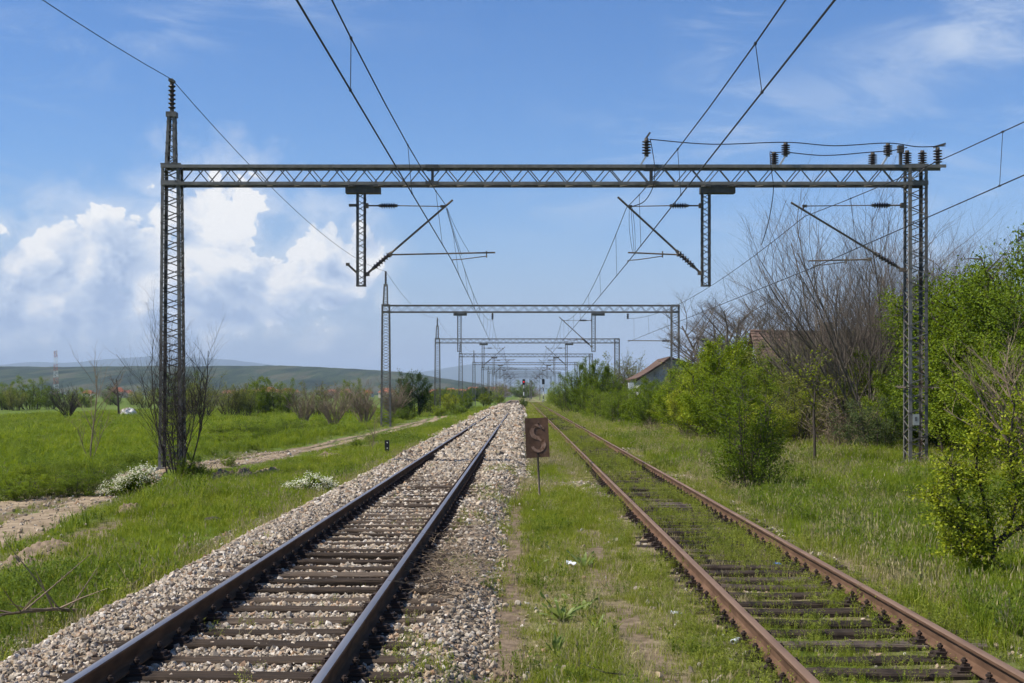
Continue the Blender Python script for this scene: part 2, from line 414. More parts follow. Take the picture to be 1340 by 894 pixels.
M['brick'] = noisy('chimney_brick', [(.3, (.13, .06, .04)), (.8, (.24, .12, .08))], 5, .9)
M['glass_dark'] = noisy('dark_opening', [(.3, (.01, .011, .012)), (.8, (.025, .026, .028))], 3, .25)
M['rock_white'] = noisy('pale_rock', [(.34, (.10, .07, .05)), (.47, (.32, .27, .22)), (.55, (.62, .60, .57)), (.9, (.78, .77, .75))], .9, .9, 0, .5, .05, detail=6)
M['litter'] = noisy('crumpled_plastic', [(.3, (.62, .66, .7)), (.8, (.85, .86, .87))], 10, .4)
M['litter_blue'] = noisy('blue_plastic', [(.3, (.03, .12, .5)), (.8, (.1, .25, .7))], 10, .4)
M['rubber'] = noisy('grey_block', [(.3, (.05, .05, .055)), (.8, (.12, .12, .125))], 6, .8)
M['plate_mark'] = noisy('faded_number_paint', [(.3, (.10, .10, .10)), (.8, (.22, .22, .22))], 20, .8)
lm, lnt, lout = new_mat('red_signal_lamp')
_e = lnt.nodes.new('ShaderNodeEmission'); _e.inputs[0].default_value = (1, .02, .03, 1); _e.inputs[1].default_value = 1.6; lnt.links.new(_e.outputs[0], lout.inputs[0])
M['red_lamp'] = lm
# ------------------------------------------------------------------ terrain
PATH_Y = np.array([-30, 10, 24, 33, 41, 46, 51.5, 60, 77, 115, 200, 400.])
PATH_X = np.array([-8.0, -8.8, -9.7, -10.5, -11.3, -11.0, -10.1, -9.3, -8.6, -8.2, -8.2, -8.2])
def path_x(y): return np.interp(y, PATH_Y, PATH_X) + .12 * np.sin(np.asarray(y) * .33)
_gx = np.array([-9000, -200, -60, -14, -11, -8.4, -7, -5, -4.45, -3.9, -1.1, -.6, -.2, 1.3, 1.8, 2.76, 3.8, 4.3, 5.5, 8, 11, 16, 60, 9000.])
_gz = np.array([-1.0, -1.0, -.95, -.80, -.72, -.60, -.52, -.50, -.52, -.66, -.56, -.36, -.37, -.40, -.415, -.455, -.425, -.45, -.43, -.30, -.18, -.05, .2, .2])
MASTS_X = (-9.7, 10.92)
SPAN, P1Y = 60.9, 38.8
PORTAL_Y = [P1Y + SPAN * k for k in range(9)]
def gz(x, y):
    x = np.asarray(x, float); y = np.asarray(y, float)
    z = np.interp(x, _gx, _gz)
    near = sstep(2.0, 4.0, np.abs(x - .4) - 3.6) * (1 - sstep(300, 700, y))
    z = z + near * ((fbm(x * .35, y * .35, 3, 3) - .5) * .30 + (fbm(x * .07, y * .07, 5, 2) - .5) * .25)
    mid = np.exp(-((x - .75) / .8) ** 2)
    z = z + mid * (fbm(x * .9, y * .5, 9, 3) - .5) * .10
    d = x - path_x(y)
    on = np.exp(-(d / 1.3) ** 2) * (1 - sstep(120, 150, y))
    z = z * (1 - .8 * on) + (-.66) * .8 * on
    z = z + .26 * np.exp(-((d + 2.6) / .9) ** 2) * (1 - sstep(70, 120, y)) * (.4 + fbm(x * .3, y * .25, 21, 2))
    z = z + .42 * np.exp(-(((x - MASTS_X[0]) / .75) ** 2 + ((y - P1Y) / 1.3) ** 2))
    return z
def gz1(x, y): return float(gz(np.array([x]), np.array([y]))[0])

def soil_mask(x, y):
    """bare brown earth: trampled strip between the tracks, disturbed ground by the left verge and the right rail"""
    n = fbm(x * .9, y * .45, 31, 4)
    s = sstep(.08, .20, .75 * np.exp(-((x + .42) / .34) ** 2) * sstep(42, 24, y) * (.55 + n) - .12 * sstep(14, 6, y))
    s = np.maximum(s, .98 * np.exp(-((x - 1.08 - .10 * np.sin(y * .3)) / .27) ** 2) * sstep(28, 19, y) * sstep(.25, .5, n + .12))
    for (cx, cy, rx, ry, a) in ((-6.9, 18.5, 1.1, 2.8, 1.2), (-7.3, 24, .9, 2.6, 1.2), (-6.4, 28.5, 1.0, 2.4, 1.0), (-7.8, 40, 1.3, 3, 1.1), (-6.6, 46, 1.0, 3.4, 1.1), (-6.8, 60, 1.1, 6, 1.0), (-8.6, 33, .9, 2, 1.0)):
        s = np.maximum(s, a * np.exp(-(((x - cx) / rx) ** 2 + ((y - cy) / ry) ** 2)) * sstep(.36, .58, n))
    dp = x - path_x(y)
    s = np.maximum(s, .95 * np.exp(-(dp / 1.75) ** 4) * sstep(.36, .52, n + .05) * (1 - sstep(110, 140, y)) * (1 - .5 * sstep(50, 80, y)))
    tr = np.exp(-((x - 2.76) / 1.25) ** 4)
    s = np.maximum(s, tr * sstep(.5, .36, fbm(x * 1.1, y * .35, 44, 3)) * .8)
    s = np.maximum(s, .7 * np.exp(-((x - 4.15) / .3) ** 2) * sstep(.38, .55, n))
    return np.clip(s, 0, 1)
def dry_mask(x, y):
    n = fbm(x * .55, y * .22, 51, 4)
    d = sstep(.42, .66, n + .05) * .75
    d = np.where(np.abs(x - .6) < 1.3, sstep(.36, .58, n + .06) * .95, d)
    d = np.maximum(d, .95 * np.exp(-((x - 1.10 - .10 * np.sin(y * .3)) / .42) ** 2) * sstep(30, 20, y))
    d = d * (sstep(-3, -.6, x))                                   # the left verge is lush
    d = d + .55 * np.exp(-((x - 4.7) / .55) ** 2) * sstep(.35, .6, n + .1)
    d = d + .75 * np.exp(-(((x - 5.4) / 1.2) ** 2)) * sstep(30, 40, y) * sstep(100, 55, y) * sstep(.3, .55, n + .12)
    return np.clip(d, 0, 1)

def grid_axis(lo, hi, step, far_lo, far_hi, grow):
    a = list(np.arange(lo, hi + step / 2, step))
    s = step; v = hi; up = []
    while v < far_hi: s *= grow; v = min(v + s, far_hi); up.append(v)
    s = step; v = lo; dn = []
    while v > far_lo: s *= grow; v = max(v - s, far_lo); dn.append(v)
    return np.array(dn[::-1] + a + up)

def build_ground():
    xs = grid_axis(-13, 13, .16, -9000, 9000, 1.09)
    ys = grid_axis(4, 60, .25, -60, 14500, 1.045)
    X, Y = np.meshgrid(xs, ys)
    Z = gz(X, Y)
    nx, ny = len(xs), len(ys)
    v = np.stack([X.ravel(), Y.ravel(), Z.ravel()], 1)
    i = (np.arange(ny - 1)[:, None] * nx + np.arange(nx - 1)[None, :]).ravel()
    f = np.stack([i, i + 1, i + nx + 1, i + nx], 1)
    # material: grass colours over earth, from the earth and dryness layers stored on the mesh
    m, nt, out = new_mat('ground_grass_and_earth')
    p = nt.nodes.new('ShaderNodeBsdfPrincipled'); p.inputs['Roughness'].default_value = .95; p.inputs['Specular IOR Level'].default_value = .12
    def attr(n):
        a = nt.nodes.new('ShaderNodeAttribute'); a.attribute_name = n; return a.outputs['Fac']
    big = tex_noise(nt, .05, 5, .6); mid = tex_noise(nt, .8, 6, .65); fine = tex_noise(nt, 9, 6, .7)
    mixf = nt.nodes.new('ShaderNodeMix'); mixf.data_type = 'FLOAT'; mixf.inputs[0].default_value = .5
    nt.links.new(big, mixf.inputs[2]); nt.links.new(mid, mixf.inputs[3])
    mixg = nt.nodes.new('ShaderNodeMix'); mixg.data_type = 'FLOAT'; mixg.inputs[0].default_value = .3
    nt.links.new(mixf.outputs[0], mixg.inputs[2]); nt.links.new(fine, mixg.inputs[3])
    green = ramp(nt, mixg.outputs[0], [(.3, (.045, .065, .012)), (.45, (.085, .125, .018)), (.56, (.12, .165, .024)), (.7, (.17, .19, .045))])
    dry = ramp(nt, fine, [(.3, (.14, .125, .055)), (.5, (.24, .205, .10)), (.72, (.36, .31, .17))])
    soil = ramp(nt, fine, [(.28, (.085, .06, .04)), (.5, (.17, .125, .082)), (.75, (.30, .225, .155))])
    def mix(fac, a, b):
        x = nt.nodes.new('ShaderNodeMix'); x.data_type = 'RGBA'; nt.links.new(fac, x.inputs[0]); nt.links.new(a, x.inputs[6]); nt.links.new(b, x.inputs[7]); return x.outputs[2]
    c = mix(attr('dryness'), green, dry); c = mix(attr('earth'), c, soil)
    nt.links.new(c, p.inputs['Base Color'])
    b = nt.nodes.new('ShaderNodeBump'); b.inputs['Strength'].default_value = .8; b.inputs['Distance'].default_value = .04
    nt.links.new(fine, b.inputs['Height']); nt.links.new(b.outputs[0], p.inputs['Normal'])
    nt.links.new(p.outputs[0], out.inputs[0])
    me = fast_mesh('ground', v, f, m, True)
    for nme, arr in (('earth', soil_mask(X, Y)), ('dryness', dry_mask(X, Y))):
        a = me.attributes.new(nme, 'FLOAT', 'POINT'); a.data.foreach_set('value', arr.ravel().astype(np.float32))
    return tag(add('ground', me), 'grassy ground with bare earth patches around the tracks', None, None, 'structure')
ground = build_ground()

def build_path():
    root = empty('dirt_path'); tag(root, 'pale rutted dirt path left of the tracks', None, None, 'structure')
    ys = np.concatenate([np.arange(2, 70, .25), np.arange(70, 141, .8)])
    for k, off in enumerate((.78, -.78)):
        n = 11
        t = np.linspace(-1, 1, n)
        wob = (fbm(ys * .7, ys * 0 + k * 9, 61, 3) - .5)
        wid = .50 + .42 * (fbm(ys * .6, ys * 0 + 3 + k * 5, 62, 4) - .5) - .16 * sstep(44, 60, ys) - (.12 * sstep(44, 60, ys) if k else 0)
        X = path_x(ys)[:, None] + off * (1 - .45 * sstep(40, 60, ys))[:, None] + wob[:, None] * .25 + t[None, :] * wid[:, None] + (fbm(ys[:, None] * 2.5 + 0 * t, t[None, :] * 3 + 0 * ys[:, None], 63 + k, 3) - .5) * .42
        Y = ys[:, None] + 0 * t[None, :]
        Z = gz(X, Y) + .022 + .03 * (t[None, :] ** 2 - 1) * 0 - .045 * sstep(.75, 1.0, np.abs(t))[None, :]
        i = (np.arange(len(ys) - 1)[:, None] * n + np.arange(n - 1)[None, :]).ravel()
        f = np.stack([i, i + 1, i + n + 1, i + n], 1)
        add('wheel_rut', fast_mesh('wheel_rut', np.stack([X.ravel(), Y.ravel(), Z.ravel()], 1), f, M['dirt'], True), root)
build_path()

# ------------------------------------------------------------------ ballast bed of the left track
LT, RT = -2.0, 2.76                  # track centres
LZ, RZ = 0.0, -0.22                  # rail heads
def crib_z(y): return -.228 + .046 * sstep(30, 48, y)
def bed_z(x, y):
    o = np.asarray(x, float) - LT; y = np.asarray(y, float)
    zc = crib_z(y)
    z = np.where(np.abs(o) < 1.0, zc, 0) + np.where(np.abs(o) >= 1.0, -.185 + (zc + .185) * (1 - sstep(1.0, 1.3, np.abs(o))), 0)
    z = z - np.where(o < 0, .36 * sstep(0, .75, np.maximum(-o - 1.62, 0)) , .23 * sstep(0, .60, np.maximum(o - 1.33 - .40 * sstep(22, 42, y), 0)))
    z = z + (fbm(np.asarray(x) * 1.1, y * .8, 71, 3) - .5) * .07
    return z
def build_bed():
    xs = LT + np.concatenate([np.linspace(-2.75, -1.3, 14), np.linspace(-1.2, 1.2, 13), np.linspace(1.3, 2.5, 12)])
    ys = np.concatenate([np.arange(-14, 60, .4), np.arange(60, 420, 2.5)])
    X, Y = np.meshgrid(xs, ys); Z = bed_z(X, Y)
    ez = gz(X, Y) - .06
    edge = (np.arange(len(xs)) == 0) | (np.arange(len(xs)) == len(xs) - 1)
    Z[:, edge] = np.minimum(Z[:, edge], ez[:, edge])
    n = len(xs); i = (np.arange(len(ys) - 1)[:, None] * n + np.arange(n - 1)[None, :]).ravel()
    f = np.stack([i, i + 1, i + n + 1, i + n], 1)
    m, nt, out = new_mat('ballast_bed')
    p = nt.nodes.new('ShaderNodeBsdfPrincipled'); p.inputs['Roughness'].default_value = .95; p.inputs['Specular IOR Level'].default_value = .15
    tc = nt.nodes.new('ShaderNodeTexCoord'); vo = nt.nodes.new('ShaderNodeTexVoronoi'); nt.links.new(tc.outputs['Object'], vo.inputs['Vector']); vo.inputs['Scale'].default_value = 17
    sp = nt.nodes.new('ShaderNodeSeparateColor'); nt.links.new(vo.outputs['Color'], sp.inputs[0])
    c = ramp(nt, sp.outputs[0], [(0, (.07, .054, .038)), (.3, (.16, .125, .088)), (.55, (.24, .19, .135)), (.78, (.19, .125, .075)), (1, (.38, .33, .26))])
    nt.links.new(c, p.inputs['Base Color'])
    b = nt.nodes.new('ShaderNodeBump'); b.inputs['Strength'].default_value = 1.0; b.inputs['Distance'].default_value = .05; b.invert = True
    nt.links.new(vo.outputs['Distance'], b.inputs['Height']); nt.links.new(b.outputs[0], p.inputs['Normal'])
    nt.links.new(p.outputs[0], out.inputs[0])
    o = add('ballast_bed', fast_mesh('ballast_bed', np.stack([X.ravel(), Y.ravel(), Z.ravel()], 1), f, m, True))
    tag(o, 'ballast bed under the left railway track', None, None, 'structure')
build_bed()

# ------------------------------------------------------------------ hills and mountains
def ridge_mesh(name, px, py, Y, depth, base_z, mat, seed, rough, nx=260, ny=26, label=''):
    """a range whose skyline stands at distance Y"""
    xs = np.linspace(px[0], px[-1], nx)
    top = np.interp(xs, px, py)
    Xw = (xs - VX) * Y / F
    H = ZC - (top - VY) * Y / F
    t = np.linspace(0, 1, ny)
    prof = np.sin(np.clip(t / .62, 0, 1) * math.pi / 2) ** 1.25 * (1 - sstep(.66, 1, t) * .9)
    X = Xw[None, :] + 0 * t[:, None]
    Yw = Y - .62 * depth + t[:, None] * depth + 0 * Xw[None, :]
    sc = 6.0 / depth
    nz = (fbm(X * sc, Yw * sc, seed, 5) - .5) * rough
    Z = base_z + (H[None, :] - base_z) * prof[:, None] * (1 + nz * (1 - .5 * prof[:, None])) + (fbm(X * sc * 30, Yw * sc * 30, seed + 4, 3) - .5) * rough * .22 * (H[None, :] - base_z) * prof[:, None]
    i = (np.arange(ny - 1)[:, None] * nx + np.arange(nx - 1)[None, :]).ravel()
    f = np.stack([i, i + 1, i + nx + 1, i + nx], 1)
    o = add(name, fast_mesh(name, np.stack([X.ravel(), Yw.ravel(), Z.ravel()], 1), f, mat, True))
    return tag(o, label, None, None, 'structure')
M['hill'] = noisy('hill_scrub', [(.30, (.007, .015, .007)), (.42, (.017, .030, .011)), (.52, (.036, .054, .018)), (.60, (.075, .07, .038)), (.72, (.06, .09, .026))], .022, .95, 0, .9, 12, (1, .14, 1), 10, .1, bscale=.06)
M['mountain'] = noisy('mountain_forest', [(.3, (.02, .035, .02)), (.55, (.04, .06, .03)), (.8, (.07, .075, .045))], .0016, .95, 0, .6, 40, (1, 1, 1), 8, .1)
ridge_mesh('hills', [-1500, -900, -300, 0, 70, 150, 230, 300, 370, 430, 480, 530, 570, 610, 640, 665, 690], [486, 478, 483, 481, 482, 481.5, 480, 478, 479, 482, 485, 488, 494, 500, 505, 509, 516], 3000, 1700, -2.0, M['hill'], 81, .35, label='low green scrub covered hills left of the tracks')
ridge_mesh('mountains', [-1600, -900, -300, 0, 50, 110, 150, 200, 240, 300, 340, 400, 470, 540, 580, 600, 620, 645, 680, 730, 800, 880, 1000, 1400, 2200], [478, 468, 474, 478, 474, 475, 471, 467, 466, 472, 476, 484, 494, 489, 482, 478, 475.5, 477, 483, 487, 490, 496, 499, 486, 492], 15000, 3600, -8.0, M['mountain'], 91, .30, 300, 24, label='distant blue mountains on the horizon')

# ------------------------------------------------------------------ tracks
def rail_mesh(name, y0, y1, mats, top_faces):
    prof = [(-.07, 0), (-.07, .012), (-.02, .030), (-.009, .045), (-.009, .112), (-.034, .126), (-.036, .150), (-.029, .157), (-.010, .160), (.010, .160), (.029, .157), (.036, .150), (.034, .126), (.009, .112), (.009, .045), (.02, .030), (.07, .012), (.07, 0)]
    ys = np.concatenate([np.arange(y0, 40, 2.0), np.arange(40, y1, 20.0), [y1]])
    v = [(x, y, z) for y in ys for x, z in prof]; n = len(prof)
    f = []; fm = []
    for i in range(len(ys) - 1):
        for k in range(n):
            k2 = (k + 1) % n
            f.append((i * n + k, i * n + k2, (i + 1) * n + k2, (i + 1) * n + k)); fm.append(1 if k in top_faces else 0)
    f.append(tuple(range(n))); fm.append(0); f.append(tuple((len(ys) - 1) * n + k for k in reversed(range(n)))); fm.append(0)
    me = fast_mesh(name, v, f, None, False, mats, fm)
    return me

def sleeper_meshes(mat, count, seed):
    r = np.random.default_rng(seed); out = []
    for k in range(count):
        xs = np.linspace(-1.27, 1.27, 7); v = []
        for x in xs:
            w = .12 + r.normal(0, .006); b = .016
            tz = r.normal(0, .006)
            end = .012 if abs(x) > 1.2 else 0
            ring = [(-w, -.16), (-w, -b + tz), (-w + b, tz - end), (-.03, tz + r.normal(0, .004) - end), (.035, tz + r.normal(0, .004) - end), (w - b, tz - end), (w, -b + tz), (w, -.16)]
            for (y, z) in ring: v.append((x + r.normal(0, .004), y + r.normal(0, .004), z))
        n = 8; f = []
        for i in range(len(xs) - 1):
            for q in range(n):
                q2 = (q + 1) % n
                f.append((i * n + q, (i + 1) * n + q, (i + 1) * n + q2, i * n + q2))
        f.append(tuple(range(n))); f.append(tuple((len(xs) - 1) * n + q for q in reversed(range(n))))
        out.append(fast_mesh('sleeper', v, f, mat))
    return out

def fastening_mesh():
    b = MB()
    b.box((0, 0, .008), (.36, .15, .018))
    for s in (-1, 1):
        b.box((s * .108, 0, .030), (.085, .11, .034))
        b.box((s * .092, 0, .055), (.05, .06, .022))
        b.lathe((s * .105, 0, .05), (s * .105, 0, 1), [(0, .016), (.03, .016), (.031, .026), (.05, .026), (.052, .014), (.065, .012)], 6)
        b.lathe((s * .155, .045, .01), (s * .155, .045, 1), [(0, .02), (.025, .02), (.03, .012)], 6)
    return b.mesh('rail_fastening', M['fastening'])
FAST = fastening_mesh()

def sleeper_at(k, y_first, seed):
    r = random.Random(seed * 1000 + k)
    return y_first + .6 * k + r.uniform(-.035, .035), r

def build_track(name, cx, z, label, mats, smat, seed, y_end, n_single=110):
    root = empty(name, (cx, 0, z)); tag(root, label, 'railway track')
    me = rail_mesh('rail', -14, y_end, mats, (7, 8, 9) if smat is M['sleeper'] else (6, 7, 8, 9, 10))
    for s in (-1, 1): add('rail', me, root, (s * .7525, 0, -.16))
    sm = sleeper_meshes(smat, 6, seed)
    y0 = 6.6
    for k in range(n_single):
        y, r = sleeper_at(k, y0, seed)
        o = add('sleeper', sm[r.randrange(6)], root, (r.uniform(-.04, .04), y, -.178 + r.uniform(-.012, .006)), (r.uniform(-.02, .02), r.uniform(-.006, .006), r.uniform(-.014, .014) + (math.pi if r.random() < .5 else 0)))
        if k < 72:
            for s in (-1, 1):
                fo = add('rail_fastening', FAST, o, (0, 0, 0))
                fo.matrix_parent_inverse = Matrix.Identity(4)
                mw = Matrix.Translation((s * .7525, y, -.178))
                lm_ = Matrix.LocRotScale(o.location, o.rotation_euler, o.scale)
                fo.matrix_local = lm_.inverted() @ mw
    # those too far to pick apart
    V = []; Fc = []
    for k in list(range(-34, 0)) + list(range(n_single, int((y_end - y0) / .6))):
        y, r = sleeper_at(k, y0, seed); b = len(V)
        V += [(sx * 1.27, y + sy * .12, -.178 + (0 if sz else -.14)) for sx in (-1, 1) for sy in (-1, 1) for sz in (0, 1)]
        Fc += [tuple(b + i for i in q) for q in [(0, 1, 3, 2), (4, 6, 7, 5), (0, 4, 5, 1), (2, 3, 7, 6), (0, 2, 6, 4), (1, 5, 7, 3)]]
    tag(add('far_sleepers', fast_mesh('far_sleepers', V, Fc, smat), root), kind='stuff')
    return root
build_track('railway_track', LT, LZ, 'left railway track with polished rails on pale grey ballast', [M['rail_side'], M['rail_top']], M['sleeper'], 3, 356)
build_track('railway_track', RT, RZ, 'right railway track with brown rusty rails, overgrown with weeds', [M['rail_rust'], M['rail_rust_top']], M['sleeper_old'], 4, 345)

# ------------------------------------------------------------------ overhead line portals
UNIT = MB().box((0, 0, .5), (1, 1, 1)).mesh('lattice_bar', M['steel'])
def unit_bar(name, a, b, w, h, parent, me=UNIT):
    a, b = Vector(a), Vector(b); d = b - a; L = d.length; d.normalize()
    ref = Vector((0, 1, 0)) if abs(d.y) < .9 else Vector((1, 0, 0))
    x = d.cross(ref).normalized(); y = d.cross(x)
    m = Matrix((x, y, d)).transposed()
    o = bpy.data.objects.new(name, me); o.location = a; o.rotation_euler = m.to_euler(); o.scale = (w, h, L)
    return link(o, parent)

def disc_insulator(mb_b, mb_m, a, b, discs=5, rd=.10, core=.045, mb_e=None):
    """brown discs between a and b, metal caps at both ends"""
    a, b = Vector(a), Vector(b); L = (b - a).length
    cap = min(.07, L * .12); prof = [(cap, core)]
    p = (L - 2 * cap) / discs
    for i in range(discs):
        t = cap + p * i
        prof += [(t + p * .15, core), (t + p * .42, rd), (t + p * .62, rd * .96), (t + p * .72, core)]
    prof.append((L - cap, core))
    mb_b.lathe(a, b, prof, 10)
    mb_m.lathe(a, b, [(0, core * 1.0), (cap, core * 1.15)], 8)
    d = (b - a).normalized()
    (mb_m if mb_e is None else mb_e).lathe(b - d * cap, b, [(0, core * 1.15), (cap, core)], 8)

def insulator(name, a, b, parent, discs=5, rd=.10, core=.045):
    i, m, e = MB(), MB(), MB(); disc_insulator(i, m, a, b, discs, rd, core, e)
    o = i.build(name, M['insulator'], parent, True)
    if parent.parent is None:
        for q in (m, e): q.build('insulator_cap', M['insulator_metal'], o)
        return o, MB()
    e.build('insulator_cap', M['insulator_metal'], parent); return o, m

def lattice_faces(x0, x1, y0, y1, z0, z1, x0t, x1t, y0t, y1t, n):
    """bars of a tapered four-legged lattice: front/back pairs then sides"""
    def P(t, sx, sy):
        a = (x0, x1)[sx] * (1 - t) + (x0t, x1t)[sx] * t; b = (y0, y1)[sy] * (1 - t) + (y0t, y1t)[sy] * t
        return Vector((a, b, z0 + (z1 - z0) * t))
    fb, sd = [], []
    for i in range(n):
        ta, tb = i / n, (i + 1) / n
        fb.append((P(ta, i % 2, 0), P(tb, 1 - i % 2, 0))); fb.append((P(ta, 1 - i % 2, 1), P(tb, i % 2, 1)))
        sd.append((P(ta, 0, i % 2), P(tb, 0, 1 - i % 2))); sd.append((P(ta, 1, 1 - i % 2), P(tb, 1, i % 2)))
    legs = [(P(0, sx, sy), P(1, sx, sy)) for sx in (0, 1) for sy in (0, 1)]
    return fb, sd, legs

class Pieces:
    """each box or bar becomes a piece of its own under the part"""
    def __init__(s, part, mat): s.part = part; s.mat = mat
    def box(s, c, d, rot=None): MB().box(c, d, rot).build('footing' if d[2] > .25 and d[0] > .7 else 'plate', s.mat, s.part)
    def bar(s, a, b, w, h=None): MB().bar(a, b, w, h).build('brace', s.mat, s.part)

def lattice_part(name, geo, legw, barw, parent, detail, head=None, mat=None):
    """a lattice member: part = head plates and base, sub-parts = legs, bars"""
    fb, sd, legs = geo
    mat = mat or M['steel']
    hb = MB(); l = MB()
    if not detail:
        if head: head(hb)
        for a, b in legs: hb.bar(a, b, legw)
        for a, b in fb + sd: l.bar(a, b, barw)
        part = hb.build(name, mat, parent)
        tag(l.build('lacing', mat, part), kind='stuff')
        return part
    part = empty(name, parent=parent)
    if head: head(Pieces(part, mat))
    for a, b in legs:
        g = MB(); cx = sum((p[0] + p[1]).x for p in legs) / 8; cy = sum((p[0] + p[1]).y for p in legs) / 8
        sx = 1 if a.x < cx else -1; sy = 1 if a.y < cy else -1
        # an angle section: two thin flanges
        g.bar(a + Vector((sx * legw * .5, sy * .006, 0)), b + Vector((sx * legw * .5, sy * .006, 0)), .012, legw, up=(1, 0, 0))
        g.bar(a + Vector((sx * .006, sy * legw * .5, 0)), b + Vector((sx * .006, sy * legw * .5, 0)), .012, legw, up=(0, 1, 0))
        g.build('leg', mat, part)
    for a, b in fb: unit_bar('lattice_bar', a, b, barw, barw * .6, part)
    for a, b in sd: l.bar(a, b, barw * .6, barw)
    tag(l.build('side_lacing', mat, part), kind='stuff')
    return part

def cantilever(root, mx, side, z_low, z_top, tip_x, tip_z, reg, steady, stay_x, y=0.0, n=10, rust=True):
    """hinged bracket; mx: where it starts, side: +1 reaches to larger x. reg=(x0,z0,x1,z1) registration tube, steady=(x0,z0,x1,z1)"""
    tubem = M['steel_rusty']
    b = MB()
    a = Vector((mx, y, z_low)); t = Vector((tip_x, y, tip_z)); d = (t - a).normalized()
    i0 = a + d * .22; i1 = a + d * .92
    b.tube([a, i0], .035, 6); b.box(tuple(a), (.16, .14, .10))
    b.tube([i1, t], .03, 8)
    part = b.build('cantilever', tubem, root)
    o, m = insulator('insulator', i0, i1, part, 6, .085, .045); m.build('insulator_cap', M['insulator_metal'], part)
    # top stay
    s0 = Vector((mx, y, z_top)); hook = a + d * ((t - a).length - .38); hook_v = Vector((stay_x, y, z_top - .02))
    i0 = s0 + Vector((side * .34, 0, 0)); i1 = s0 + Vector((side * .86, 0, 0))
    o, m = insulator('insulator', i0, i1, part, 6, .085, .04); m.build('insulator_cap', M['insulator_metal'], part)
    st = MB(); st.tube([s0, i0], .022, 6); st.tube([i1, hook_v], .014, 6); st.box(tuple(s0), (.10, .2, .12))
    st.tube([hook_v, hook], .02, 6); st.box(tuple(hook_v), (.12, .06, .07))
    st.build('top_stay', M['steel_rusty'], part)
    if reg:
        r0, r1 = Vector((reg[0], y, reg[1])), Vector((reg[2], y, reg[3]))
        g = MB(); g.tube([r0, r1], .022, 6); g.box(tuple(r0), (.10, .09, .10)); g.build('registration_arm', tubem, part)
    if steady:
        s0, s1 = Vector((steady[0], y, steady[1])), Vector((steady[2], y, steady[3]))
        g = MB(); g.tube([s0 + Vector((0, 0, .14)), s0 + Vector((0, 0, -.04))], .02, 6)
        g.tube([s0, s0 * .3 + s1 * .7, s1 + Vector((0, 0, .02)), s1 + Vector((0, 0, -.06))], .013, 6)
        g.build('steady_arm', tubem, part)
    return part

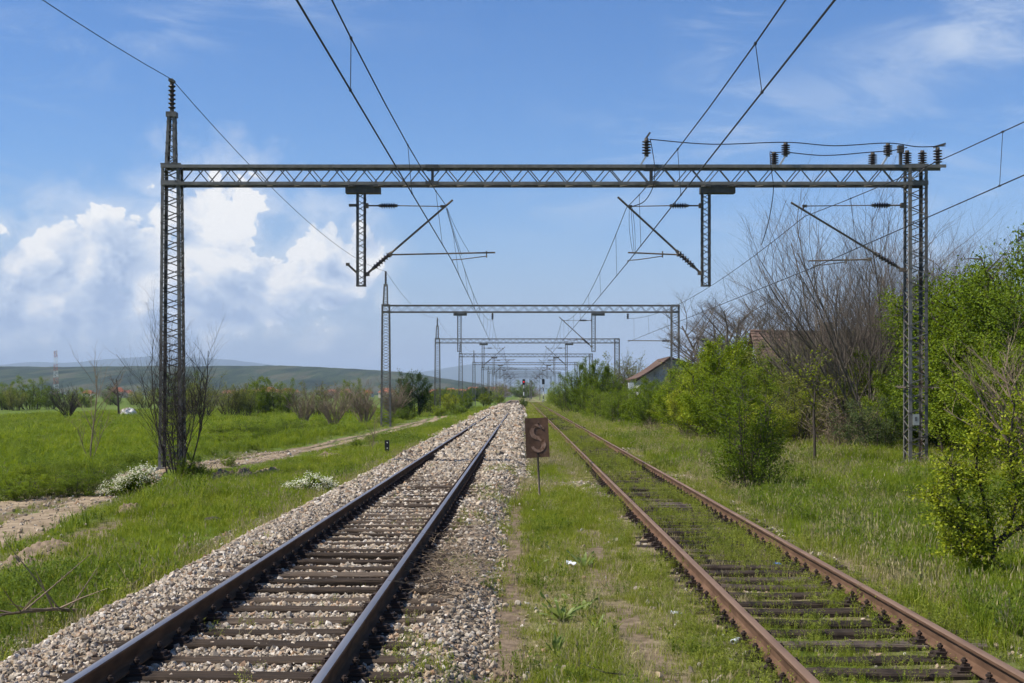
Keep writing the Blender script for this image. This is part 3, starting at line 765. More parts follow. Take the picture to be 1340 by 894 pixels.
BZ0, BZ1, BD = 7.50, 8.06, .46       # beam bottom, top, depth
def build_portal(k, label):
    Y = PORTAL_Y[k]; det = k == 0
    root = empty('overhead_line_portal', (0, Y, 0)); tag(root, label, 'portal frame', 'lattice portals over the tracks')
    lx, rx = MASTS_X
    gl, gr = (gz1(lx, Y) - .15, gz1(rx, Y) - .15)
    hd = BD / 2
    # left mast, tapering
    geo = lattice_faces(lx - .325, lx + .325, -.27, .27, gl, BZ1 + .02, lx - .25, lx + .25, -.23, .23, 42)
    def head_l(h):
        h.box((lx + .02, -hd - .02, BZ0 + .06), (.56, .014, .14)); h.box((lx + .02, -hd - .02, BZ1 - .02), (.56, .014, .13))
        h.box((lx + .02, hd + .02, BZ0 + .06), (.56, .014, .14)); h.box((lx + .02, hd + .02, BZ1 - .02), (.56, .014, .13))
        h.bar((lx - .18, -hd - .03, BZ1 - .05), (lx + .2, -hd - .03, BZ0 + .08), .09, .014)
        h.box((lx, 0, BZ1 + .03), (.54, .52, .02)); h.box((lx, 0, gl - .02), (.9, .8, .3))
    lattice_part('mast', geo, .085, .028, root, det, head_l)
    # post on top of it
    top = 9.42
    geo = lattice_faces(lx - .03 - .15, lx - .03 + .15, -.14, .14, BZ1 + .04, top, lx - .03 + .02 - .11, lx - .03 + .02 + .11, -.11, .11, 9)
    def head_t(h): h.box((lx - .01, 0, top + .06), (.28, .28, .14))
    lattice_part('top_post', geo, .075, .026, root, det, head_t)
    if k in (0, 1, 2, 4):
        o, m = insulator('insulator', (lx - .01, 0, top + .13), (lx - .01, 0, top + .98), root, 6, .105, .055); m.box((lx - .01, 0, top + 1.0), (.12, .34, .07)); m.build('wire_clamp', M['insulator_metal'], o)
    # right mast
    geo = lattice_faces(rx - .26, rx + .26, -.31, .31, gr, BZ1 - .02, rx - .26, rx + .26, -.28, .28, 42)
    def head_r(h):
        for sy in (-1, 1):
            h.box((rx - .02, sy * .305, BZ0 + .05), (.58, .014, .13)); h.box((rx - .02, sy * .305, BZ1 - .04), (.58, .014, .11))
            h.bar((rx - .2, sy * .30, BZ0 + .1), (rx + .2, sy * .30, BZ1 - .06), .11, .014)
        h.box((rx, 0, gr - .02), (.8, .85, .3))
    rm = lattice_part('mast', geo, .085, .026, root, det, head_r)
    if det:
        b = MB(); rr = random.Random(5)
        for sx, sy, ex, ey in ((-.36, -.4, .36, -.4), (.36, -.4, .36, .4), (.36, .4, -.36, .4), (-.36, .4, -.36, -.4)):
            b.bar((rx + sx, sy, 1.92), (rx + ex, ey, 1.92), .03)
            for i in range(9):
                t = i / 8; p = Vector((rx + sx + (ex - sx) * t, sy + (ey - sy) * t, 1.92))
                b.bar(p, p + Vector((rr.uniform(-.1, .1) + sx * .25, rr.uniform(-.1, .1) + sy * .25, rr.uniform(-.05, .1))), .014)
        b.build('climbing_guard', M['steel_rusty'], rm)
        MB().box((rx - .08, -.33, 1.03), (.18, .012, .30)).build('number_plate', M['galv'], rm); MB().box((rx - .08, -.339, 1.05), (.07, .006, .12)).build('plate_marking', M['plate_mark'], rm)
        for s in (-1, 1): MB().box((rx + s * .0, -.345, .55), (.28, .02, .02)).build('plate_strap', M['steel_dark'], rm)
    # beam
    b = MB(); x0, x1 = lx + .26, rx + .02
    chord = .095
    beam = empty('beam', parent=root) if det else None
    specs = [((x0 - .5, sy * hd, BZ0 + chord / 2), (x1 + (.75 if det and sz else .26), sy * hd, BZ0 + chord / 2)) if not sz else ((x0 - .5, sy * hd, BZ1 - chord / 2), (x1 + (.75 if det else .26), sy * hd, BZ1 - chord / 2)) for sy in (-1, 1) for sz in (0, 1)]
    specs = [((a[0], a[1], a[2]), ((x1 + .26) if a[2] < 7.8 else c[0], c[1], c[2])) for a, c in specs]
    if det:
        for a, c in specs:
            g = MB(); s = 1 if a[1] < 0 else -1; up = 1 if a[2] > 7.8 else -1
            g.bar(Vector(a) + Vector((0, 0, up * chord * .42)), Vector(c) + Vector((0, 0, up * chord * .42)), chord, .016, up=(0, 0, 1))
            g.bar(Vector(a) + Vector((0, -s * chord * .42, 0)), Vector(c) + Vector((0, -s * chord * .42, 0)), .016, chord * .84, up=(0, 0, 1))
            g.build('chord', M['steel'], beam)
    else:
        for a, c in specs: b.bar(a, c, chord)
    pitch = .757; n = int((x1 - x0 - .1) / (pitch / 2)); l = MB()
    for sy in (-1, 1):
        for i in range(n):
            xa = x0 + .05 + i * pitch / 2 + (0 if sy < 0 else pitch * .18); xb = xa + pitch / 2
            up = (i % 2 == 0)
            pa = Vector((xa, sy * (hd - .02), BZ0 + .05 if up else BZ1 - .06)); pb = Vector((xb, sy * (hd - .02), BZ1 - .06 if up else BZ0 + .05))
            if det: unit_bar('lattice_bar', pa, pb, .027, .027, beam)
            else: l.bar(pa, pb, .028)
    for i in range(n):
        xa = x0 + .05 + i * pitch / 2; l.bar((xa, -hd if i % 2 else hd, BZ0 + .03), (xa + pitch / 2, hd if i % 2 else -hd, BZ0 + .03), .028)
    if det:
        tag(l.build('under_lacing', M['steel'], beam), kind='stuff')
        for px in (566, 852):
            x = at(px, 230, Y).x
            for sy in (-1, 1):
                g = Pieces(beam, M['steel_dark'])
                g.box((x, sy * (hd + .055), BZ0 + .05), (.36, .016, .10)); g.box((x, sy * (hd + .055), BZ1 - .05), (.36, .016, .10)); g.box((x, sy * (hd - .02), (BZ0 + BZ1) / 2), (.05, .03, .5))
    else:
        beam = b.build('beam', M['steel'], root); tag(l.build('lacing', M['steel'], beam), kind='stuff')
    # hanging posts
    posts = [(-4.46, 0.06, -1), (5.10, .32, 1)]
    for (hx, off, sd) in posts:
        if k >= 5: hx += .15 * (k - 4) * (1 if hx < 0 else -1) * .3
        geo = lattice_faces(hx - .125, hx + .125, -.12, .12, 4.72, 7.30, hx - .125, hx + .125, -.12, .12, 15)
        def head_h(h):
            h.box((hx + off, 0, 7.38), (.96, .34, .17)); h.box((hx + off - (.30 if off < .2 else .28), 0, 7.48), (.14, .6, .06)); h.box((hx + off + .36, 0, 7.48), (.14, .6, .06)); h.box((hx, 0, 4.735), (.26, .25, .03))
        hp = lattice_part('hanging_post', geo, .05, .02, root, det, head_h, M['steel'] if not det else M['steel_dark'])
    # brackets
    if k != 1:
        cantilever(root, -4.31, 1, 5.06, 6.96, -1.92, 7.12, (-3.66, 5.60, -.74, 5.66), (-.98, 5.56, -1.93, 5.44), -2.2)
    else:
        i, m = MB(), MB(); disc_insulator(i, m, (-2.1, 0, BZ0 - .02), (-2.1, 0, BZ0 - .5), 3, .11, .05); o = i.build('insulator', M['insulator'], root, True); m.build('insulator_cap', M['insulator_metal'], o)
    cantilever(root, 4.96, -1, 5.09, 6.96, 2.66, 7.20, (4.35, 5.60, 2.94, 5.66), (3.90, 5.56, 2.93, 5.42), 3.0)
    if det:
        g = MB(); g.bar((-4.58, 0, 5.10), (-4.8, 0, 5.3), .06); g.box((-4.83, 0, 5.33), (.1, .1, .08)); g.box((-4.68, 0, 6.97), (.24, .08, .07)); g.build('spare_bracket', M['insulator_metal'], root)
        cantilever(root, rx - .36, -1, 5.18, 6.97, (1035 - VX) * Y / F, 7.05, (9.65, 5.47, 7.95, 5.43), (9.0, 5.40, 8.08, 5.28), (1053 - VX) * Y / F)
    if k == 1:
        g = MB(); g.tube([(rx - .3, 0, 5.5), (7.55, 0, 5.52)], .03, 6); o = g.build('pull_off_strut', M['steel_rusty'], root)
        i, m = MB(), MB(); disc_insulator(i, m, (rx - .35, -.01, 5.5), (rx - 1.0, -.01, 5.5), 5, .10, .05); i.build('insulator', M['insulator'], o, True)
        i, m = MB(), MB(); disc_insulator(i, m, (7.55, 0, BZ0), (7.55, 0, BZ0 - .5), 3, .11, .05); i.build('insulator', M['insulator'], root, True)
    if det:
        # feeder insulators standing on the beam
        for j, (px, yb, yt, lean) in enumerate(((845, 212, 183, .12), (1013, 219, 199, 0), (1026, 216, 189, .1), (1142, 219, 200, 0), (1159, 216, 190, .1), (1187, 217, 197, 0), (1207, 217, 197, 0), (1227, 217, 193, 0))):
            p0 = at(px, yb, Y); p1 = at(px, yt, Y); p0.y = p1.y = -hd if lean else 0; p0.z = max(p0.z, BZ1 + .01)
            if lean: p0.z = BZ1 + .22
            o, m = insulator('feeder_insulator', p0, p1, root, 5, .13, .055)
            if lean: MB().bar(Vector((p0.x - .16, p0.y, BZ1 - .01)), p0 + Vector((0, 0, .03)), .09, .05).build('bracket', M['galv'], o)
            m.build('insulator_cap', M['insulator_metal'], o)
        g = MB(); g.bar(at(1227, 193, 0.0001) * 0 + Vector(((1227 - VX) * Y / F - .12, 0, 8.58)), Vector(((1227 - VX) * Y / F + .22, 0, 8.68)), .05)
        g.bar(Vector(((845 - VX) * Y / F - .03, -hd, 8.76)), Vector(((845 - VX) * Y / F + .1, -hd, 8.95)), .05); g.build('cable_clamp', M['insulator_metal'], root)
        g = MB(); g.box(((1180 - VX) * Y / F, .12, 8.3), (.08, .08, .5)); g.box(((1180 - VX) * Y / F, .12, 8.55), (.16, .14, .2)); g.build('surge_arrester', M['steel_dark'], root)
    return root
PORTAL_LABELS = ['nearest large lattice portal frame with insulators along its beam', 'second lattice portal frame from the camera, beside the bushes',
                 'third lattice portal frame from the camera'] + ['fourth lattice portal frame from the camera', 'fifth lattice portal frame from the camera', 'sixth lattice portal frame from the camera'] + ['tiny far lattice portal frame near the vanishing point of the tracks'] * 3
for k in range(9): build_portal(k, PORTAL_LABELS[k])

# ------------------------------------------------------------------ wires
def catenary(label, contact, messenger, sag, zc_sag=.0, ndrop=7, rc=.0115, rm=.010, drops=True):
    """contact, messenger: (x, z) per support; supports at the portals, the first one behind the camera"""
    Ys = [P1Y - SPAN] + PORTAL_Y
    root = empty('overhead_wire', (0, 0, 0)); tag(root, label, 'overhead wire')
    C, Ms = [], []
    n = len(contact)
    for i in range(n - 1):
        for t in np.linspace(0, 1, 15)[(0 if i == 0 else 1):]:
            y = Ys[i] + SPAN * t
            C.append((contact[i][0] * (1 - t) + contact[i + 1][0] * t, y, contact[i][1] * (1 - t) + contact[i + 1][1] * t))
            Ms.append((messenger[i][0] * (1 - t) + messenger[i + 1][0] * t, y, messenger[i][1] * (1 - t) + messenger[i + 1][1] * t - 4 * sag * t * (1 - t)))
    MB().tube(C, rc, 6).build('contact_wire', M['wire'], root); MB().tube(Ms, rm, 6).build('messenger_wire', M['wire'], root)
    Ca, Ma = np.array(C), np.array(Ms)
    if drops:
        for i in range(min(n - 1, 4)):
            for t in (np.arange(ndrop) + .5) / ndrop:
                y = Ys[i] + SPAN * t
                if y < 5: continue
                p = Vector((np.interp(y, Ca[:, 1], Ca[:, 0]), y, np.interp(y, Ca[:, 1], Ca[:, 2]))); q = Vector((np.interp(y, Ma[:, 1], Ma[:, 0]), y, np.interp(y, Ma[:, 1], Ma[:, 2])))
                d = MB().tube([p, q], .0055, 4); d.box(tuple(p), (.03, .06, .03)); d.box(tuple(q), (.03, .06, .03)); d.build('dropper', M['wire'], root)
    return root, Ca, Ma
_, C1, M1 = catenary('overhead wire pair with droppers above the left track',
    [(-2.38, 5.5), (-1.93, 5.42), (-2.27, 5.46), (-1.8, 5.45), (-2.2, 5.45), (-1.85, 5.45), (-2.2, 5.45), (-1.9, 5.45), (-2.1, 5.45), (-2, 5.45)],
    [(-2.0, 7.0), (-2.13, 7.0), (-2.1, 7.02), (-2.1, 7.0), (-2.1, 7.0), (-2.1, 7.0), (-2.1, 7.0), (-2.1, 7.0), (-2.1, 7.0), (-2.1, 7)], 1.0)
_, C2, M2 = catenary('overhead wire pair with droppers above the right track',
    [(2.92, 5.5), (2.93, 5.38), (2.86, 5.45), (2.6, 5.45), (2.9, 5.45), (2.6, 5.45), (2.9, 5.45), (2.7, 5.45), (2.8, 5.45), (2.76, 5.45)],
    [(2.75, 7.0), (2.9, 6.9), (2.85, 7.0), (2.8, 7.0), (2.8, 7.0), (2.8, 7.0), (2.8, 7.0), (2.8, 7.0), (2.8, 7.0), (2.8, 7)], 1.0)
_, C3, M3 = catenary('overhead wire pair over the bushes on the far right',
    [(8.0, 5.28), (8.07, 5.24), (7.55, 5.42)], [(8.9, 6.9), (7.84, 6.66), (7.55, 7.1)], .75, ndrop=6)

def cable(name, pts, r, label, cat='cable', group=None, parent=None, sm=True):
    """smooth cable through points"""
    pts = [Vector(p) for p in pts]; out = []
    for i in range(len(pts) - 1):
        p0 = pts[max(i - 1, 0)]; p1 = pts[i]; p2 = pts[i + 1]; p3 = pts[min(i + 2, len(pts) - 1)]
        for t in np.linspace(0, 1, 8)[(0 if i == 0 else 1):]:
            t = float(t)
            out.append(.5 * ((2 * p1) + (p2 - p0) * t + (2 * p0 - 5 * p1 + 4 * p2 - p3) * t * t + (3 * p1 - p0 - 3 * p2 + p3) * t ** 3))
    o = MB().tube(out, r, 6).build(name, M['wire'], parent)
    if label: tag(o, label, cat, group)
    return o
fx = MASTS_X[0] - .01
FW = []
for i in range(6):
    y0 = P1Y - SPAN + SPAN * i
    for t in np.linspace(0, 1, 22)[(0 if i == 0 else 1):]:
        FW.append((fx, y0 + SPAN * t, 10.46 - 4 * (.95 if i else 1.3) * t * (1 - t)))
tag(MB().tube(FW, .011, 6).build('feeder_wire', M['wire']), 'single slack wire strung along the tops of the left masts', 'wire')
A = lambda px, py, dy=0: at(px, py, P1Y) + Vector((0, dy, 0))
cable('jumper_cable', [A(849, 184, -.2), A(930, 190.5, -.2), A(1026, 188, -.2), A(1090, 192.5, -.2), A(1159, 189, -.2), A(1200, 193, -.1), A(1237, 191)], .014, 'upper black cable resting on insulators along the beam')
cable('jumper_cable', [A(1009, 200, 0), A(1030, 199.5, 0), A(1080, 203.5), A(1142, 199), A(1165, 197.5), A(1187, 193)], .014, 'lower black cable resting on insulators along the beam')
cable('jumper_cable', [A(850, 184, -.2), A(852.5, 200, -.3), A(855, 225, -.4), A(853, 247, -.3), A(843, 264, -.1), A(828, 270), A(822, 271)], .012, 'black cable looping down from the beam to the right track wire')
cable('jumper_cable', [A(1010, 199.5, 0), A(1005, 203, -.3), A(1006, 225, -.4), A(1012, 250, 0), A(1022, 280, 2.0), A(1029, 300, 4.0)], .012, 'black cable dropping from the beam to the wire over the bushes')
_cat = [o for o in bpy.data.objects if o.name.startswith('overhead_wire')]
for j, (dx, yb) in enumerate(((0, 331), (3, 333), (-4, 330))):
    cable('jumper', [A(826 + dx * .6, 272, .05), A(828 + dx, 300, .1), A(830 + dx * .5, yb, .05)], .006, None, parent=_cat[1])
for j, (x0_, y0_, x1_, y1_) in enumerate(((585, 272, 596, 298), (596, 298, 614, 330), (585, 273, 604, 334))):
    cable('jumper', [A(x0_, y0_, .05), A((x0_ + x1_) / 2, (y0_ + y1_) / 2 + 1, .05), A(x1_, y1_, .05)], .006, None, parent=_cat[0])
# ------------------------------------------------------------------ rusty sign
def build_sign():
    Y = 27.8; x, zb = (706.5 - VX) * Y / F, gz1((706.5 - VX) * Y / F, Y)
    root = empty('trackside_sign', (x, Y, zb)); tag(root, 'rusty rectangular sign with a faded letter S on a thin post', 'sign')
    zt = 1.75 - (547 - VY) * Y / F - zb; zm = 1.75 - (599 - VY) * Y / F - zb
    p = MB(); p.tube([(.004, .02, -.25), (-.02, .02, .4), (-.05, .02, zm + .25)], .021, 8); p.build('post', M['steel_rusty'], root, True)
    b = MB(); w = .235; cx = -.055
    tl, tr, br, bl = (cx - w - .012, zt - .01), (cx + w - .02, zt + .012), (cx + w + .015, zm + .018), (cx - w + .02, zm - .012)
    n = 10
    V = []
    for yy in (-.004, .004):
        for j in range(n + 1):
            for i in range(n + 1):
                u, v = i / n, j / n
                X = (bl[0] * (1 - u) + br[0] * u) * (1 - v) + (tl[0] * (1 - u) + tr[0] * u) * v
                Z = (bl[1] * (1 - u) + br[1] * u) * (1 - v) + (tl[1] * (1 - u) + tr[1] * u) * v
                V.append((X, yy - .008 + .012 * math.sin(u * 3) + .006 * math.sin(v * 5 + u * 4), Z))
    Fc = []; q = (n + 1) ** 2
    for j in range(n):
        for i in range(n):
            a = j * (n + 1) + i
            Fc.append((a, a + 1, a + n + 2, a + n + 1)); Fc.append((q + a, q + a + n + 1, q + a + n + 2, q + a + 1))
    edge = [i for i in range(n + 1)] + [(j) * (n + 1) + n for j in range(1, n + 1)] + [n * (n + 1) + i for i in range(n - 1, -1, -1)] + [j * (n + 1) for j in range(n - 1, 0, -1)]
    for i in range(len(edge)):
        a, c = edge[i], edge[(i + 1) % len(edge)]; Fc.append((c, a, q + a, q + c))
    add('plate', fast_mesh('plate', V, Fc, M['sign_rust'], False), root)
    # letter S: a stroke with its own thickness
    pts = []
    hh = (zt - zm)
    for t in np.linspace(0, 1, 40):
        if t < .5:
            a = math.radians(20 + (270 - 20) * (t / .5)); cxx, czz, ra, rb = 0, .50 + .155, .115, .155
            pts.append((cxx + ra * math.cos(a), czz + rb * math.sin(a)))
        else:
            a = math.radians(90 - (270 - 20) * ((t - .5) / .5)); cxx, czz, ra, rb = 0, .50 - .165, .115, .165
            pts.append((cxx + ra * math.cos(a), czz + rb * math.sin(a)))
    V = []; Fc = []
    for i, (px_, pz_) in enumerate(pts):
        a = pts[max(i - 1, 0)]; c = pts[min(i + 1, len(pts) - 1)]
        d = Vector((c[0] - a[0], c[1] - a[1])).normalized(); nx, nz = -d.y, d.x
        t = i / (len(pts) - 1); wd = .030 + .014 * math.sin(t * math.pi) + random.uniform(-.003, .003)
        lean = lambda z: cx + .012 - .02 * (z - .5)
        for s in (-1, 1):
            zz = zm + (pz_ + nz * wd * s * 1.0) * hh; xx = lean(pz_) + px_ + nx * wd * s
            u = (xx - cx) / (2 * w) + .5; v = (zz - zm) / hh
            V.append((xx, -.0135 + .012 * math.sin(u * 3) + .006 * math.sin(v * 5 + u * 4) - .002, zz))
    for i in range(len(pts) - 1): Fc.append((2 * i, 2 * i + 1, 2 * i + 3, 2 * i + 2))
    me = fast_mesh('letter', V, Fc, M['sign_letter']); o = add('letter', me, root); md = o.modifiers.new('thickness', 'SOLIDIFY'); md.thickness = .002
    b = MB()
    for zz in (zm + hh * .86, zm + hh * .1): b.lathe((cx + .02, -.03, zz), (cx + .02, 1, zz), [(0, .008), (.012, .014), (.03, .014)], 8)
    b.build('rivet', M['fastening'], root)
build_sign()

def build_stake():
    Y = 50.5; x = (506.5 - VX) * Y / F; z = gz1(x, Y)
    z = max(z, float(bed_z(np.array([x]), np.array([Y]))[0]))
    root = empty('marker_stake', (x, Y, z)); tag(root, 'short dark marker stake with pale dots at the ballast edge', 'marker post')
    MB().box((0, 0, .22), (.16, .07, .70)).build('stake', M['black_paint'], root)
    for zz in (.48, .28): MB().lathe((.01, -.037, zz), (.01, -1, zz), [(0, .022), (.005, .02)], 8).build('dot', M['white_paint'], root)
build_stake()

def build_signal(px, Y, head_y, label, lit):
    x = (px - VX) * Y / F; zb = -.45; zh = ZC - (head_y - VY) * Y / F
    root = empty('railway_signal', (x, Y, zb)); tag(root, label, 'signal')
    n = 5; L = (zh - .5 - zb) / n
    for i in range(n):
        MB().tube([(0, 0, i * L), (0, 0, (i + 1) * L)], .085, 8).build('post_band', M['white_paint'] if (i % 2 == 0) else M['steel_dark'], root)
    h = MB(); pr = [(-.3, -.62), (.3, -.62), (.3, .42), (.2, .62), (-.2, .62), (-.3, .42)]
    z0 = zh - zb
    vs = [(a, yy, z0 + c) for yy in (-.16, .16) for a, c in pr]; k = len(pr)
    h.poly(vs, [tuple(range(k)), tuple(reversed(range(k, 2 * k)))] + [(i, i + k, (i + 1) % k + k, (i + 1) % k) for i in range(k)])
    hd = h.build('signal_head', M['black_paint'], root)
    for j, zz in enumerate((.36, .02, -.34)):
        MB().lathe((0, -.165, z0 + zz), (0, -1, z0 + zz), [(0, .13), (.05, .13), (.051, .10)], 12).build('lamp', M['red_lamp'] if (lit and j == 1) else M['glass_dark'], hd)
    MB().box((.18, .2, (z0 - .6) / 2), (.03, .03, z0 - .6)).build('ladder_rail', M['steel'], root)
    MB().box((0, 0, .35), (.5, .4, .7)).build('relay_box', M['galv'], root)
build_signal(685.4, 300, 500, 'railway signal showing a red light between the tracks', True)
build_signal(711, 318, 499.5, 'dark railway signal on a banded post right of the rusty track', False)

def lattice_tower(name, px, Y, top_y, w, label, cat, mats, bands):
    x = (px - VX) * Y / F; top = ZC - (top_y - VY) * Y / F; zb = -.8
    root = empty(name, (x, Y, zb)); tag(root, label, cat); H = top - zb
    for i in range(bands):
        b = MB(); t0, t1 = i / bands, (i + 1) / bands
        w0, w1 = w * (1 - .55 * t0), w * (1 - .55 * t1)
        for sx in (-1, 1):
            for sy in (-1, 1): b.bar((sx * w0 / 2, sy * w0 / 2, H * t0), (sx * w1 / 2, sy * w1 / 2, H * t1), w * .05)
        m = 3
        for j in range(m):
            a, c = H * (t0 + (t1 - t0) * j / m), H * (t0 + (t1 - t0) * (j + 1) / m)
            for sy in (-1, 1):
                s = 1 if j % 2 else -1; b.bar((s * w0 / 2, sy * w0 / 2, a), (-s * w1 / 2, sy * w1 / 2, c), w * .035)
        b.build('tower_section', mats[i % len(mats)], root)
    return root, H
t, H = lattice_tower('radio_mast', 73, 900, 459, 2.9, 'thin red and white radio mast far beyond the field', 'radio mast', [M['red_paint'], M['white_paint']], 7)
for s in (-1, 1): MB().box((s * .9, -.6, H - 1.5), (.5, .3, 2.4)).build('antenna', M['white_paint'], t)
lattice_tower('lattice_mast', 688.3, 410, 483, 1.0, 'slim tapering lattice mast at the far end of the tracks', 'mast', [M['steel']], 4)
for j, (px, Y, ty) in enumerate(((640, 420, 488), (661, 560, 492), (693.5, 430, 496), (695.5, 520, 497), (706.5, 470, 504), (669, 800, 515))):
    x = (px - VX) * Y / F; ztop = ZC - (ty - VY) * Y / F
    o = MB().tube([(0, 0, 0), (0, 0, ztop + .8)], [.16, .11], 8).build('line_pole', M['steel'], loc=(x, Y, -.8))
    tag(o, 'thin grey line pole far down the tracks', 'pole', 'far line poles')

# ------------------------------------------------------------------ plants
def leaf_quads(P, size, r, up=.45, aspect=.5, outward=None):
    n = len(P)
    nrm = r.normal(0, 1, (n, 3)); nrm[:, 2] = np.abs(nrm[:, 2]) + up
    if outward is not None: nrm += outward * .8
    nrm /= np.linalg.norm(nrm, axis=1)[:, None]
    t = r.normal(0, 1, (n, 3)); t -= nrm * (t * nrm).sum(1)[:, None]; t /= np.linalg.norm(t, axis=1)[:, None]
    b = np.cross(nrm, t)
    L = size * r.uniform(.6, 1.35, n)[:, None]
    V = np.stack([P - t * L * .5, P + b * L * aspect * .5 - t * L * .05 + nrm * L * .08, P + t * L * .5, P - b * L * aspect * .5 - t * L * .05 + nrm * L * .08], 1).reshape(-1, 3)
    return V, np.arange(4 * n).reshape(n, 4)

def stems_and_twigs(seed, H, Rr, nst, ntw, lean=1.0, bare_low=.08, upright=.5, twig=(.25, .6), base_w=.45):
    """list of polylines (points, radii) and twig polylines"""
    r = random.Random(seed); st, tw = [], []
    for s in range(nst):
        a = 2 * math.pi * (s + r.uniform(-.4, .4)) / nst; h = H * r.uniform(.55, 1.0) if s else H * .98
        out = Rr * lean * r.uniform(.25, .95) * (1.0 if s else .15)
        br = Rr * base_w * math.sqrt(r.random()); p = Vector((math.cos(a) * br, math.sin(a) * br, -.05)); pts = [p.copy()]; m = 8
        end = Vector((math.cos(a) * out, math.sin(a) * out, h))
        for i in range(1, m + 1):
            t = i / m; q = Vector((p.x + (end.x - p.x) * (t ** .8), p.y + (end.y - p.y) * (t ** .8), h * t ** 1.05))
            q += Vector((r.uniform(-1, 1), r.uniform(-1, 1), r.uniform(-.5, .5))) * (h * .022); pts.append(q)
        r0 = .012 * H * r.uniform(.7, 1.1); st.append((pts, [r0 * (1 - .85 * i / m) for i in range(m + 1)]))
        for j in range(ntw):
            t = bare_low + (1 - bare_low) * (j + r.random()) / ntw; f = t * m; i = min(int(f), m - 1); q = pts[i].lerp(pts[i + 1], f - i)
            aa = r.uniform(0, 2 * math.pi); ol = Vector((math.cos(aa), math.sin(aa), 0)); ax = Vector((q.x, q.y, 0))
            if ax.length > .01: ol = (ol + ax.normalized() * .6).normalized()
            L = H * r.uniform(*twig) * (1 - .6 * t) ; d = (ol * (1 - upright) + Vector((0, 0, upright * r.uniform(.4, 1.5)))).normalized()
            tp = [q.copy()]; n2 = 4
            for k in range(n2):
                d = (d + Vector((r.uniform(-.25, .25), r.uniform(-.25, .25), r.uniform(-.12, .2)))).normalized(); tp.append(tp[-1] + d * L / n2)
            tw.append((tp, [r0 * .35 * (1 - .8 * k / n2) + .002 for k in range(n2 + 1)]))
    return st, tw

def make_shrub_meshes(seed, H, Rr, nst, ntw, nleaf, lsize, lmat, bmat, spread=.10, lean=1.0, bare_low=.06, upright=.45, twig=(.25, .55), aspect=.55, up=.45):
    st, tw = stems_and_twigs(seed, H, Rr, nst, ntw, lean, bare_low, upright, twig)
    r = np.random.default_rng(seed); b = MB()
    for p, rad in st: b.tube(p, rad, 5, False)
    for p, rad in tw: b.tube(p, rad, 3, False)
    P = []
    w = np.array([sum((a - c).length for a, c in zip(p, p[1:])) for p, _ in tw]); dens = r.gamma(.9, 1.0, len(tw)); w = w * dens; cnt = r.multinomial(nleaf, w / w.sum())
    for (p, _), c in zip(tw, cnt):
        if not c: continue
        pp = np.array([tuple(q) for q in p]); t = (1 - r.random(c) ** 1.6 * .9) * (len(pp) - 1); i = np.minimum(t.astype(int), len(pp) - 2); f = (t - i)[:, None]
        P.append(pp[i] * (1 - f) + pp[i + 1] * f + r.normal(0, spread * H * .35, (c, 3)))
    P = np.concatenate(P); P[:, 2] = np.maximum(P[:, 2], .03)
    ax = P * [1, 1, 0]; ax = ax / (np.linalg.norm(ax, axis=1)[:, None] + 1e-6)
    V, Fq = leaf_quads(P, lsize, r, up, aspect, ax * .5)
    return b.mesh('trunk', bmat), fast_mesh('crown', V, Fq, lmat)

PROTO = {}
def proto(key, **kw):
    if key not in PROTO: PROTO[key] = make_shrub_meshes(**kw)
    return PROTO[key]

def put_plant(name, meshes, loc, scale, rz, label, cat, group=None, parts=('trunk', 'crown')):
    root = empty(name, loc, rz); root.scale = (scale, scale, scale) if not isinstance(scale, tuple) else scale
    tag(root, label, cat, group)
    for pn, me in zip(parts, meshes):
        if me is not None: add(pn, me, root)
    return root

